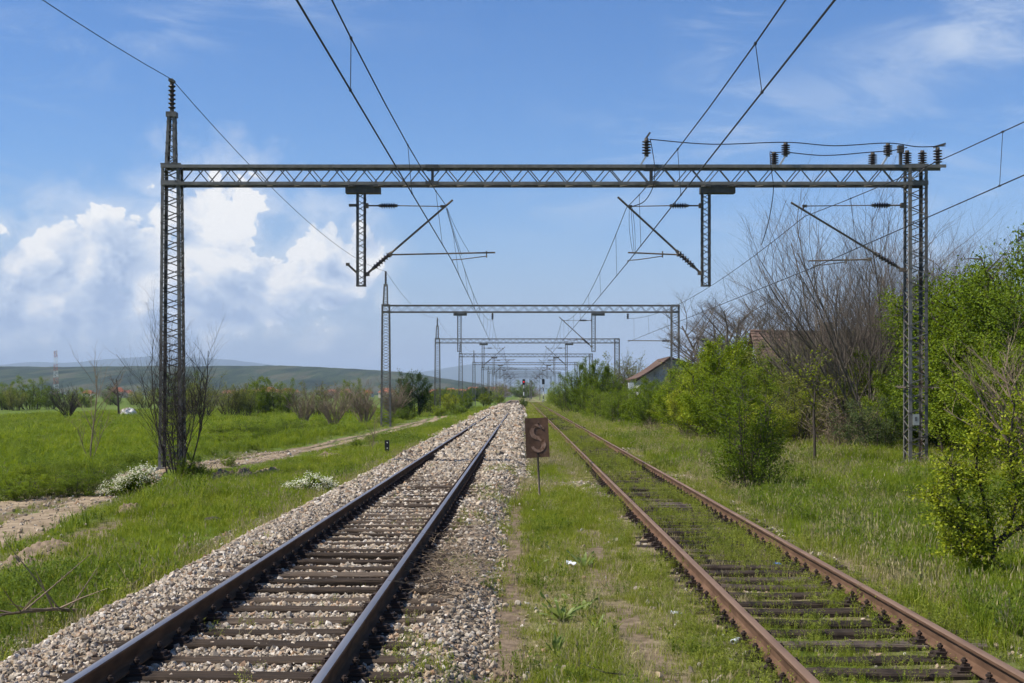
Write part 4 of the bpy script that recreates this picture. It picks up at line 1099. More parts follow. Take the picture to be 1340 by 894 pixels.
# prototypes (about 4 m high before scaling unless noted)
def P_(key):
    K = {
     'bright_a': dict(seed=11, H=4, Rr=1.7, nst=11, ntw=15, nleaf=20900, lsize=.088, lmat=M['leaf_bright'], bmat=M['bark'], spread=0.079),
     'bright_b': dict(seed=12, H=4, Rr=2.0, nst=13, ntw=13, nleaf=20900, lsize=.088, lmat=M['leaf_bright'], bmat=M['bark'], spread=0.072, upright=.35),
     'yellow_a': dict(seed=13, H=4, Rr=1.9, nst=12, ntw=14, nleaf=18050, lsize=.088, lmat=M['leaf_yellow'], bmat=M['bark'], spread=0.072),
     'mid_a': dict(seed=14, H=4, Rr=1.5, nst=12, ntw=15, nleaf=20900, lsize=.088, lmat=M['leaf_mid'], bmat=M['bark'], spread=0.072, upright=.6),
     'mid_b': dict(seed=15, H=4, Rr=2.3, nst=14, ntw=13, nleaf=20900, lsize=.088, lmat=M['leaf_mid'], bmat=M['bark'], spread=0.086, upright=.4),
     'dark_a': dict(seed=16, H=4, Rr=1.6, nst=10, ntw=16, nleaf=22800, lsize=.088, lmat=M['leaf_dark'], bmat=M['bark_dark'], spread=0.079, upright=.5),
     'open_a': dict(seed=27, H=4, Rr=1.7, nst=15, ntw=20, nleaf=15000, lsize=.085, lmat=M['leaf_bright'], bmat=M['bark'], spread=.10, upright=.35, bare_low=.02, twig=(.2, .42)),
     'olive_a': dict(seed=17, H=4, Rr=1.9, nst=13, ntw=14, nleaf=5500, lsize=.10, lmat=M['leaf_olive'], bmat=M['bark'], spread=.09, upright=.55),
     'grey_a': dict(seed=18, H=4, Rr=3.4, nst=16, ntw=12, nleaf=9000, lsize=.13, lmat=M['leaf_grey'], bmat=M['bark'], spread=.12, upright=.3, lean=1.1),
     'brown_a': dict(seed=19, H=4, Rr=3.2, nst=16, ntw=14, nleaf=3200, lsize=.11, lmat=M['leaf_brown'], bmat=M['bark_pale'], spread=.12, upright=.3, lean=1.1),
     'tree_a': dict(seed=20, H=6, Rr=2.6, nst=12, ntw=20, nleaf=40000, lsize=.10, lmat=M['leaf_mid'], bmat=M['bark_dark'], spread=.10, upright=.35, twig=(.2, .45)),
     'tree_b': dict(seed=21, H=6, Rr=2.3, nst=11, ntw=20, nleaf=40000, lsize=.10, lmat=M['leaf_bright'], bmat=M['bark_dark'], spread=.10, upright=.4, twig=(.2, .45)),
    }
    return proto(key, **K[key])

def veg(key, px, base_y, Y, h, label, name='shrub', cat='shrub', group=None, wide=1.0, rz=None, z=None):
    H0 = 6 if key.startswith('tree') else 4
    x = (px - VX) * Y / F; zz = gz1(x, Y) if z is None else z
    s = h / H0
    return put_plant(name, P_(key), (x, Y, zz - .03), (s * wide, s * wide, s), random.uniform(0, 6.28) if rz is None else rz, label, cat, group)

# --- right-hand side, near to far
def corner_bush():
    r = np.random.default_rng(77); Y = 16.6; x = (1301 - VX) * Y / F; z = gz1(x, Y)
    b = MB(); rr = random.Random(3)
    trunk = [(0, 0, -.1), (.0, .02, .12), (-.05, .0, .24), (.03, .05, .38), (.16, .02, .50), (.30, -.05, .60)]
    b.tube(trunk, [.075, .06, .055, .05, .04, .03], 8, False)
    limbs = [((-.04, 0, .25), (-.28, .05, .62), (-.46, .02, 1.02), (-.5, .1, 1.4)), ((.03, .05, .38), (-.06, .1, .8), (-.2, .05, 1.3), (-.12, .1, 1.95)), ((.16, .02, .5), (.25, -.1, .95), (.15, -.05, 1.5), (.25, 0, 2.1)),
             ((.30, -.05, .6), (.6, 0, .85), (.8, .1, 1.3), (.75, 0, 1.8)), ((.30, -.05, .6), (.62, -.1, .62), (.95, -.05, .66), (1.2, 0, .9)), ((0, .02, .12), (-.22, -.12, .22), (-.42, -.2, .3), (-.62, -.2, .42)), ((-.05, 0, .24), (-.35, -.1, .5), (-.62, -.1, .75), (-.74, 0, 1.0))]
    P = []
    for L in limbs:
        L = [Vector(q) for q in L]; b.tube(L, [.03, .022, .014, .006], 5, False)
        for j in range(62):
            t = .2 + 2.8 * rr.random(); i = min(int(t), 2); q = L[i].lerp(L[i + 1], t - i)
            d = Vector((rr.uniform(-1, 1), rr.uniform(-1, 1), rr.uniform(-.3, 1))).normalized(); ln = rr.uniform(.12, .36); e = q + d * ln
            b.tube([q, q.lerp(e, .5) + Vector((0, 0, .02)), e], [.006, .004, .002], 3, False)
            c = int(rr.uniform(14, 50)); tt = r.random((c, 1)) ** .7; P.append(np.array(q)[None] * (1 - tt) + np.array(e)[None] * tt + r.normal(0, .05, (c, 3)))
    P = np.concatenate(P); P = P[P[:, 2] > .1]
    V, Fq = leaf_quads(P, .043, r, .35, .6)
    put_plant('bush', (b.mesh('trunk', M['bark_dark']), fast_mesh('crown', V, Fq, M['leaf_yellow'])), (x, Y, z), 1.0, 0, 'gnarled yellow green bush at the right edge of the photo', 'bush')
corner_bush()
veg('open_a', 984, 640, 31.5, 2.4, 'young green shrub standing alone right of the rusty track', wide=.85)
def sapling():
    Y = 41; x = (1066 - VX) * Y / F; z = gz1(x, Y); r = np.random.default_rng(5); rr = random.Random(9); b = MB()
    tr = [(0, 0, -.1), (.0, 0, .6), (-.03, 0, 1.4), (.02, 0, 2.1), (-.12, 0, 2.6), (-.2, .1, 3.3)]
    b.tube(tr, [.045, .04, .035, .03, .018, .006], 6, False); P = []
    for j in range(22):
        t = 2.2 + 2.8 * rr.random(); i = min(int(t), 4); q = Vector(tr[i]).lerp(Vector(tr[i + 1]), t - i); a = rr.uniform(0, 6.28)
        e = q + Vector((math.cos(a), math.sin(a), rr.uniform(.2, 1.1))) * rr.uniform(.35, .95); mid = q.lerp(e, .5) + Vector((0, 0, .06)); b.tube([q, mid, e], [.012, .008, .003], 3, False)
        c = 24; tt = r.random((c, 1)); P.append(np.array(q)[None] * (1 - tt) + np.array(e)[None] * tt + r.normal(0, .06, (c, 3)))
    V, Fq = leaf_quads(np.concatenate(P), .08, r)
    put_plant('sapling', (b.mesh('trunk', M['bark']), fast_mesh('crown', V, Fq, M['leaf_yellow'])), (x, Y, z), 1, 0, 'slender sapling with a bare straight trunk and sparse leaves', 'sapling')
sapling()

G_THICKET = 'dense thicket on the right'
for (key, px, Y, h, wide, lab) in (
    ('tree_b', 1335, 44, 7.2, .85, 'tallest bright green tree of the thicket at the right edge'),
    ('tree_a', 1278, 45, 5.6, .95, 'mid green tree right of the near right mast'),
    ('tree_a', 1235, 46.5, 4.9, .9, 'dense green tree just behind the near right mast'),
    ('mid_b', 1310, 41, 3.2, 1.1, 'rounded green shrub in front of the thicket on the right'),
    ('bright_b', 1345, 36, 3.6, .9, 'bright shrub above the gnarled bush at the right edge'),
    ('dark_a', 1240, 44.5, 2.6, 1.3, 'low dark shrub at the foot of the trees behind the right mast'),
    ('dark_a', 1290, 44, 2.4, 1.3, 'low dark shrub under the trees at the right'),
    ('grey_a', 1148, 45.5, 1.75, 1.0, 'low grey green bramble left of the near right mast'),
    ('brown_a', 1100, 47, 1.9, 1.0, 'low brown twiggy scrub behind the slender sapling'),
    ('mid_b', 1180, 50, 2.4, 1.1, 'green undergrowth below the large bare tree')):
    veg(key, px, 600, Y, h, lab, 'tree' if key.startswith('tree') else 'shrub', 'tree' if key.startswith('tree') else 'shrub', G_THICKET, wide)
for (key, px, Y, h, wide, lab) in (
    ('bright_a', 930, 60, 4.1, .85, 'tall bright green shrub in front of the tiled roof house'),
    ('bright_b', 965, 55, 3.0, .95, 'bright green shrub left of the slender sapling'),
    ('yellow_a', 905, 66, 2.7, 1.0, 'yellow green shrub at the foot of the tall bright shrub'),
    ('mid_b', 1010, 54, 2.3, 1.0, 'loose olive shrub behind the lone young shrub'),
    ('bright_b', 890, 78, 3.0, .95, 'bright green shrub at the foot of the second right mast'),
    ('mid_b', 862, 84, 2.7, 1.0, 'green shrub left of the second right mast'),
    ('bright_b', 838, 92, 2.5, 1.05, 'feathery green shrub in front of the white gable'),
    ('mid_b', 812, 98, 2.3, 1.1, 'low green shrub left of the white gable'),
    ('mid_b', 790, 110, 2.3, 1.1, 'low spreading green shrub midway along the rusty track'),
    ('mid_a', 786, 140, 5.0, .9, 'tall green shrub left of the third right mast'),
    ('mid_a', 766, 150, 5.6, .85, 'tallest green shrub in the hedge beside the rusty track'),
    ('mid_b', 748, 160, 4.2, .95, 'rounded green shrub at the left end of the tall hedge'),
    ('mid_a', 800, 150, 4.6, .9, 'tall green shrub behind the third right mast'),
    ('mid_b', 735, 215, 3.8, 1.0, 'small green shrub beside the banded signal'),
    ('mid_b', 724, 270, 3.2, 1.1, 'farthest green shrub right of the banded signal'),
    ('olive_a', 818, 158, 6.4, .8, 'pale olive tree just leafing out behind the hedge'),
    ('olive_a', 832, 165, 5.6, .9, 'pale olive tree left of the white gable'),
    ('brown_a', 855, 74, .9, .9, 'low dry brown scrub between the rusty track and the hedge'),
    ('brown_a', 905, 60, .8, .9, 'low dry brown scrub in front of the bright shrubs'),
    ('brown_a', 1020, 60, 3.2, .9, 'brown twiggy scrub below the tiled roof'),
    ('brown_a', 1075, 57, 2.8, .9, 'brown twiggy scrub in front of the large bare tree')):
    veg(key, px, 560, Y, h, lab, 'shrub' if 'tree' not in lab.split()[:3] else 'tree', 'shrub' if 'tree' not in lab.split()[:3] else 'tree', 'hedge along the right track', wide)
for (key, px, Y, h, wide, lab) in (
    ('tree_b', 1300, 47, 6.2, .9, 'bright green tree left of the tallest tree in the thicket'),
    ('tree_a', 1350, 42, 5.2, 1.0, 'mid green tree filling the right edge below the tallest tree'),
    ('bright_b', 1262, 43.5, 3.6, 1.0, 'bright green shrub at the front of the thicket'),
    ('bright_a', 1322, 39, 3.0, 1.0, 'bright shrub low in front of the thicket at the right edge'),
    ('tree_a', 1215, 52, 4.8, 1.0, 'green tree half hidden by the near right mast'),
    ('mid_b', 1165, 54, 3.4, 1.1, 'green shrub left of the near right mast'),
    ('mid_a', 1195, 47.5, 3.0, 1.0, 'upright green shrub seen through the near right mast'),
    ('olive_a', 1040, 52, 2.6, 1.1, 'pale olive shrub behind the slender sapling'),
    ('yellow_a', 1000, 48, 1.9, 1.2, 'low yellow green shrub left of the slender sapling'),
    ('bright_a', 955, 68, 4.2, .9, 'bright shrub behind the tall one in front of the house'),
    ('bright_b', 985, 64, 3.6, 1.0, 'green shrub under the left end of the tiled roof'),
    ('brown_a', 1050, 66, 4.0, .9, 'brown twiggy scrub covering the tiled house front'),
    ('brown_a', 1110, 65, 4.0, .9, 'brown twiggy scrub beneath the chimneys'),
    ('olive_a', 1085, 62, 3.4, 1.1, 'olive scrub under the middle of the tiled roof'),
    ('olive_a', 1140, 60, 3.6, 1.1, 'olive scrub at the foot of the large bare tree'),
    ('brown_a', 1170, 62, 4.2, .9, 'brown twiggy scrub right of the large bare tree'),
    ('mid_b', 1020, 70, 3.0, 1.1, 'green shrub against the tiled house wall'),
    ('bright_b', 1012, 62, 3.5, 1.15, 'green shrub in front of the left end of the tiled roof'),
    ('mid_b', 1048, 60, 3.3, 1.15, 'green shrub hiding the tiled house wall'),
    ('olive_a', 1050, 57, 3.5, 1.3, 'pale olive shrub before the tiled house'),
    ('mid_b', 1085, 59, 3.0, 1.15, 'green shrub below the left chimney'),
    ('olive_a', 1105, 54, 3.0, 1.3, 'pale olive shrub left of the large bare tree foot'),
    ('mid_b', 1125, 57, 2.8, 1.15, 'green shrub at the foot of the large bare tree'),
    ('bright_a', 945, 58, 3.9, 1.0, 'bright shrub left of the tallest bright shrub before the house'),
    ('bright_b', 918, 72, 3.7, 1.1, 'bright shrub just right of the second right mast foot'),
    ('mid_b', 985, 56, 2.8, 1.15, 'green shrub behind the lone young shrub'),
    ('bright_b', 850, 88, 2.9, 1.15, 'bright shrub left of the second right mast foot'),
    ('yellow_a', 878, 82, 2.2, 1.2, 'low yellow green shrub before the second right mast'),
    ('mid_a', 1030, 66, 4.2, 1.1, 'upright green shrub under the tiled roof edge'),
    ('olive_a', 1065, 64, 4.6, 1.2, 'tall pale olive shrub before the tiled roof'),
    ('bright_b', 872, 96, 3.2, 1.1, 'green shrub right below the white gable'),
    ('bright_a', 905, 90, 3.8, 1.0, 'bright shrub right of the second right mast'),
    ('mid_b', 778, 125, 2.6, 1.2, 'low green shrub under the tall hedge'),
    ('mid_b', 826, 104, 2.6, 1.2, 'low green shrub below the gate pillar'),
    ('brown_a', 890, 48, .55, .8, 'patch of dry brown stalks left of the lone young shrub'),
    ('brown_a', 925, 44, .6, .8, 'patch of dry brown stalks beside the lone young shrub')):
    nm = 'tree' if key.startswith('tree') else 'shrub'
    veg(key, px, 560, Y, h, lab, nm, nm, 'undergrowth on the right', wide)
veg('mid_b', 684.5, 540, 210, 1.7, 'small bush growing between the tracks below the red signal', wide=.8)

# --- bare trees
def bare_tree_mesh(seed, H, base_r, style, mat, levels=4):
    r = random.Random(seed); b = MB()
    tips = []
    def grow(p, d, L, rad, lv):
        n = 5 if lv < 2 else 3; pts = [p.copy()]; rads = [rad]
        wob = (.10, .16, .22, .28)[min(lv, 3)]
        for i in range(n):
            d = (d + Vector((r.uniform(-1, 1), r.uniform(-1, 1), r.uniform(-.6, 1) * style['up'])) * wob * style.get('wob', 1.0)).normalized()
            pts.append(pts[-1] + d * L / n); rads.append(rad * (1 - .62 * (i + 1) / n))
        b.tube(pts, rads, (6, 5, 4, 3, 3)[min(lv, 4)], False)
        if lv >= levels: return
        nb = style['nb'][min(lv, len(style['nb']) - 1)]
        for j in range(nb):
            t = style['start'] + (1 - style['start']) * (j + r.random()) / nb; f = t * n; i = min(int(f), n - 1); q = pts[i].lerp(pts[i + 1], f - i)
            dd = (pts[i + 1] - pts[i]).normalized(); a = r.uniform(0, 6.28); s = Vector((math.cos(a), math.sin(a), r.uniform(-.2, .3)))
            nd = (dd * style['along'] + s * style['side'] + Vector((0, 0, style['lift']))).normalized()
            grow(q, nd, L * r.uniform(.38, .68) * (1.05 - .4 * t), rads[i] * r.uniform(.4, .62), lv + 1)
    for s in style['stems'](r):
        grow(Vector(s[0]), Vector(s[1]).normalized(), s[2] * H, base_r * s[3], s[4] if len(s) > 4 else 0)
    return b.mesh('branches', mat)
def fan(n, spread, lo=.6):
    def f(r):
        out = []
        for i in range(n):
            a = 2 * math.pi * (i + r.random() * .7) / n; q = spread * r.uniform(.25, 1)
            out.append(((math.cos(a) * .25 * r.random(), math.sin(a) * .25 * r.random(), -.05), (math.cos(a) * q, math.sin(a) * q, 1), r.uniform(lo, .86), r.uniform(.5, 1.0)))
        return out
    return f
def single(lean=(0, 0)): return lambda r: [((0, 0, -.1), (lean[0], lean[1], 1), .62, 1.0)]
ST_FAN = dict(up=.45, nb=[10, 7, 5], start=.18, along=.8, side=.55, lift=.16, stems=fan(24, .85), wob=1.5)
ST_TREE = dict(up=.3, nb=[9, 7, 6, 4], start=.30, along=.5, side=.8, lift=.18, stems=single())
ST_ROUND = dict(up=.25, nb=[10, 8, 7, 5], start=.45, along=.55, side=.85, lift=.16, stems=lambda r: [((0, 0, -.1), (.05, 0, 1), .42, 1.0), ((0, 0, .5), (.35, .1, 1), .44, .6), ((0, 0, .4), (-.4, .1, 1), .44, .6), ((0, 0, .4), (-.1, .4, 1), .4, .6)])
ST_BUSH = dict(up=.4, nb=[8, 6, 3], start=.15, along=.7, side=.6, lift=.15, stems=fan(14, .75, .5))
ST_SAP = dict(up=.5, nb=[10, 5, 3], start=.25, along=.8, side=.55, lift=.22, stems=lambda r: [((0, 0, -.1), (.02, 0, 1), .95, 1.0), ((.05, 0, 0), (.25, .1, 1), .5, .5), ((-.05, .05, 0), (-.3, 0, 1), .4, .45)])
BARE = {}
def bare(key, seed, H, rad, style, mat, px, Y, label, levels=3, scale=1.0, rz=0.0, name='bare_tree', cat='bare tree', group=None, dz=0):
    if key not in BARE: BARE[key] = bare_tree_mesh(seed, H, rad, style, mat, levels)
    x = (px - VX) * Y / F
    return put_plant(name, (BARE[key],), (x, Y, gz1(x, Y) - .03 + dz), scale, rz, label, cat, group, ('branches',))
bare('fan', 31, 8.6, .046, ST_FAN, M['bark_grey'], 1138, 52, 'large many stemmed bare tree fanning out behind the near right mast', scale=1.14)
bare('fan', 31, 8.6, .046, ST_FAN, M['bark_grey'], 1082, 57, 'bare many stemmed tree in front of the tiled roof', scale=.92, rz=2.1)
bare('fan', 31, 8.6, .046, ST_FAN, M['bark_grey'], 1225, 57, 'bare many stemmed tree right of the near right mast', scale=1.12, rz=5.2)
bare('tree1', 33, 10.5, .15, ST_ROUND, M['bark_grey'], 942, 92, 'spreading grey bare tree behind the white gable', levels=4, scale=1.42)
bare('tree1', 33, 10.5, .15, ST_ROUND, M['bark_grey'], 990, 105, 'bare tree rising behind the left end of the tiled roof', levels=4, scale=1.45, rz=2.4)
bare('fan', 31, 8.6, .046, ST_FAN, M['bark_grey'], 1172, 60, 'bare many stemmed tree right of the large bare tree', scale=.98, rz=4.0)
bare('tree1', 33, 10.5, .15, ST_ROUND, M['bark_grey'], 905, 118, 'bare tree above the roof of the white gable house', levels=4, scale=1.25, rz=4.4)
bare('tree2', 34, 10.5, .14, ST_TREE, M['bark_grey'], 1262, 60, 'pale bare tree above the thicket right of the near mast', levels=4)
bare('tree2', 34, 10.5, .14, ST_TREE, M['bark_grey'], 1312, 64, 'pale bare tree behind the tallest green tree at the right', levels=4, rz=1.9, scale=1.05)
bare('tree2', 34, 10.5, .14, ST_TREE, M['bark_grey'], 1210, 72, 'pale bare tree rising directly behind the near right mast', levels=4, rz=4.2, scale=.9)
bare('tree2', 34, 10.5, .14, ST_TREE, M['bark_grey'], 820, 150, 'pale bare tree between the third right mast and the white gable', levels=4, rz=3.2, scale=.68)
bare('bush1', 35, 2.6, .035, ST_BUSH, M['bark_pale'], 1370, 33, 'pale dead branches poking out of the right edge thicket', scale=1.5, name='dead_bush', cat='dead bush', levels=2)
# left
bare('mastbush', 36, 4.7, .026, dict(wob=1.4, up=.3, nb=[10, 7, 5], start=.12, along=.7, side=.5, lift=.28, stems=fan(10, .30, .5)), M['bark_dark'], 231, 38.2, 'dark bare bush growing around the foot of the left mast', levels=3, name='bare_bush', cat='bare bush', dz=-.15)
bare('sap', 37, 3.6, .035, ST_SAP, M['bark_pale'], 118, 52, 'thin bare sapling left of the near left mast', levels=3)
bare('tree3', 38, 6.8, .13, ST_TREE, M['bark'], 155, 148, 'bare tree standing in the field beside the pale boulder', levels=3)
bare('bush2', 39, 4.0, .06, ST_BUSH, M['bark_dark'], 90, 142, 'dark bare bush in the field below the radio mast', levels=3, name='bare_bush', cat='bare bush')
bare('bush3', 40, 3.6, .06, ST_BUSH, M['bark_pale'], 436, 104, 'wide bare bush left of the second left mast', levels=3, name='bare_bush', cat='bare bush')
bare('bush3', 40, 3.6, .06, ST_BUSH, M['bark_pale'], 476, 112, 'bare bush just left of the second left mast', levels=3, name='bare_bush', cat='bare bush', rz=2.0, scale=1.05)
bare('bush3', 40, 3.6, .06, ST_BUSH, M['bark_pale'], 398, 118, 'bare bush at the left end of the brown bushes', levels=3, name='bare_bush', cat='bare bush', rz=4.0, scale=1.0)
bare('bush3', 40, 3.6, .06, ST_BUSH, M['bark_pale'], 515, 128, 'bare bush between the second left mast and the dark green shrub', levels=3, name='bare_bush', cat='bare bush', rz=1.0, scale=1.15)
bare('sap', 37, 3.6, .035, ST_SAP, M['bark_dark'], 487, 54, 'small bare twiggy sapling beside the dirt path', levels=3, scale=.45, rz=1.0)

G_L = 'shrubs across the left field'
for (key, px, Y, h, wide, lab) in (
    ('dark_a', 541, 150, 4.9, 1.0, 'dark green round shrub right of the second left mast'),
    ('olive_a', 262, 140, 4.6, 1.1, 'olive shrub right of the near left mast'),
    ('mid_b', 238, 146, 4.4, 1.0, 'green shrub seen through the near left mast'),
    ('olive_a', 300, 150, 3.6, 1.2, 'olive shrub right of the shrub by the near left mast'),
    ('bright_b', 338, 165, 4.7, .9, 'leafy green shrub in the middle of the left hedge'),
    ('mid_b', 368, 165, 4.0, 1.0, 'green shrub left of the brown bare bushes'),
    ('olive_a', 320, 150, 3.5, 1.0, 'thin olive shrub in the left hedge'),
    ('olive_a', 418, 150, 3.8, 1.1, 'olive shrub behind the wide bare bush'),
    ('mid_b', 462, 160, 3.8, 1.0, 'green shrub behind the bare bushes'),
    ('olive_a', 515, 150, 3.3, 1.0, 'olive shrub left of the dark green shrub'),
    ('yellow_a', 563, 170, 2.7, 1.1, 'yellow green shrub left of the third left mast'),
    ('yellow_a', 588, 185, 2.7, 1.0, 'yellow green shrub right of the third left mast'),
    ('bright_b', 610, 205, 2.5, 1.1, 'low green shrub left of the fifth left mast'),
    ('yellow_a', 636, 235, 2.6, 1.1, 'yellow green shrub near the ballast far left of the track'),
    ('mid_b', 652, 290, 2.5, 1.2, 'farthest low shrub left of the polished track'),
    ('mid_b', 40, 240, 5.3, 1.2, 'round green tree in the row left of the radio mast'),
    ('bright_b', 66, 245, 4.2, 1.0, 'small green tree just left of the radio mast'),
    ('mid_b', 2, 235, 4.6, 1.1, 'green tree at the left edge of the photo'),
    ('olive_a', 20, 225, 3.9, 1.1, 'thin olive tree in the row at the left edge'),
    ('olive_a', 10, 238, 3.6, 1.0, 'low olive tree at the far left edge')):
    nm = 'tree' if 'tree' in lab.split()[:4] else 'shrub'
    veg(key, px, 540, Y, h, lab, nm, nm, G_L, wide)
# far belts of trees
r_ = random.Random(8)
for i in range(26):
    px = r_.uniform(566, 642); Y = r_.uniform(430, 520)
    veg(r_.choice(['dark_a', 'mid_b', 'dark_a']), px, 520, Y, r_.uniform(3.2, 5.0), 'dark green tree in the far belt before the red roofs', 'tree', 'tree', 'far belt of dark trees', 1.5)
for i in range(34):
    px = r_.uniform(80, 660) if i < 24 else r_.uniform(640, 700); Y = r_.uniform(620, 860)
    veg(r_.choice(['olive_a', 'mid_b', 'brown_a', 'brown_a']), px, 520, Y, r_.uniform(3.5, 7) * (1.0 if i < 24 else 1.3), 'hazy brownish tree far off by the village', 'tree', 'tree', 'hazy trees by the village', 1.6)
for i in range(20):
    px = r_.choice([r_.uniform(90, 210), r_.uniform(270, 500), r_.uniform(-150, -5)]); Y = r_.uniform(210, 330)
    veg(r_.choice(['olive_a', 'mid_b', 'brown_a', 'olive_a']), px, 520, Y, r_.uniform(2.4, 4.0), 'scattered low shrub in the far part of the left field', 'shrub', 'shrub', 'scattered shrubs far out in the field', 1.5)
for i in range(24):
    px = r_.uniform(900, 1420); Y = r_.uniform(85, 150)
    if 985 < px < 1200 and Y < 92: continue
    veg(r_.choice(['olive_a', 'mid_b', 'brown_a', 'mid_b']), px, 520, Y, r_.uniform(2.6, 4.2), 'shrub in the thicket behind the houses', 'shrub', 'shrub', 'thicket behind the houses', 1.3)

# low leafy weeds that stand above the grass on the left
for i, (px, Y, h, wd) in enumerate(((95, 36.0, .55, 1.8), (40, 37.5, .55, 1.8), (248, 38.0, .62, 1.2), (105, 33, .6, 2.0), (60, 33, .55, 2.2), (25, 32, .6, 2.0), (130, 38, .5, 2.2), (300, 62, .8, 1.8), (330, 78, 1.0, 2.2), (380, 84, 1.0, 2.2), (290, 80, .9, 2.2), (350, 70, .8, 2.2), (420, 88, .8, 1.8), (505, 108, 1.1, 1.4), (528, 125, 1.2, 1.6), (600, 150, 1.2, 1.6), (575, 140, 1.2, 1.4), (465, 58, .4, 1.2), (300, 47, .4, 1.2))):
    wl = ('on the bank beyond the dirt path', 'beyond the path near the left edge', 'right of the left mast foot', 'on the bank left of the path', 'on the bank near the left edge', 'at the left edge', 'behind the bank left of the path', 'far right of the left mast', 'in the field below the olive shrubs', 'in the field left of the bare bushes', 'in the field below the green shrub by the left mast', 'in the field behind the dirt path', 'below the wide bare bush', 'at the foot of the second left mast', 'below the dark green shrub', 'below the fourth left mast', 'below the third left mast', 'beside the small bare sapling', 'behind the two earth clods')[i]
    veg(('mid_b', 'bright_b', 'mid_b')[i % 3] if i > 2 else 'bright_b', px, 600, Y, h, 'low leafy weed clump ' + wl, 'weed_clump', 'weeds', 'leafy weed clumps on the left', wd)

# ------------------------------------------------------------------ houses
def house_tiled():
    Y = 74.0; x0, x1 = (996 - VX) * Y / F, (1205 - VX) * Y / F; dep = 7.0
    zr = ZC - (433 - VY) * (Y + 2.4) / F; ze = 2.75; zb = gz1(14, Y) - .1
    root = empty('house', ((x0 + x1) / 2, Y, zb)); tag(root, 'old house with a weathered brown tiled roof behind the bare tree', 'house')
    w = (x1 - x0); cx = 0
    b = MB(); b.box((0, dep / 2 + .3, (ze - zb) / 2), (w - .6, dep - .6, ze - zb))
    for s in (-1, 1):
        xx = s * (w / 2 - .3); b.poly([(xx, .6, ze - zb), (xx, dep, ze - zb), (xx, dep / 2, zr - zb - .15)], [(0, 1, 2)])
    b.build('wall', M['plaster'], root)
    # courses of tiles, each a strip of its own lapping over the one below
    n = 15; m = 46
    for s in (0, 1):
        for i in range(n):
            t0, t1 = i / n, (i + 1.25) / n
            V = []; Fc = []
            for k in range(m + 1):
                u = -w / 2 + w * k / m; bump = .035 * (k % 2) + random.uniform(-.006, .006)
                sag = -.10 * math.sin(math.pi * k / m) * math.sin(math.pi * min(t0, 1)) + .02 * math.sin(k * .7 + i)
                for t, dz in ((t0, .045), (min(t1, 1.02), .0)):
                    y = (dep / 2) * t; z = (ze - .2 - zb) + (zr - ze + .2) * t
                    yy = y if s == 0 else dep - y
                    V.append((u, yy, z + dz + bump + sag)); V.append((u, yy, z + dz + bump + sag - .03))
            for k in range(m):
                a = 4 * k; c = a + 4
                Fc += [(a, c, c + 2, a + 2), (a + 1, a + 3, c + 3, c + 1), (a, a + 1, c + 1, c)]
            Fc += [(0, 2, 3, 1), (4 * m, 4 * m + 1, 4 * m + 3, 4 * m + 2)]
            add('tile_course', fast_mesh('tile_course', V, Fc, M['tile']), root)
    g = MB(); g.tube([(-w / 2, dep / 2, zr - zb + .03), (0, dep / 2, zr - zb - .06), (w / 2, dep / 2, zr - zb + .03)], .10, 8); g.build('ridge', M['tile'], root)
    for px, ty in ((1082, 424), (1148, 416)):
        cxw = (px - VX) * (Y + 3) / F - (x0 + x1) / 2; tz = ZC - (ty - VY) * (Y + 3) / F - zb
        ch = MB(); ch.box((cxw, 3.2, (zr - zb - .6 + tz) / 2), (.62, .5, tz - (zr - zb - .6))); ch.box((cxw, 3.2, tz + .04), (.76, .64, .10)); ch.build('chimney', M['brick'], root)
    for sx in (-.25, .25): MB().box((sx * w, .285, 1.5), (.9, .06, 1.1)).build('window', M['glass_dark'], root)
house_tiled()

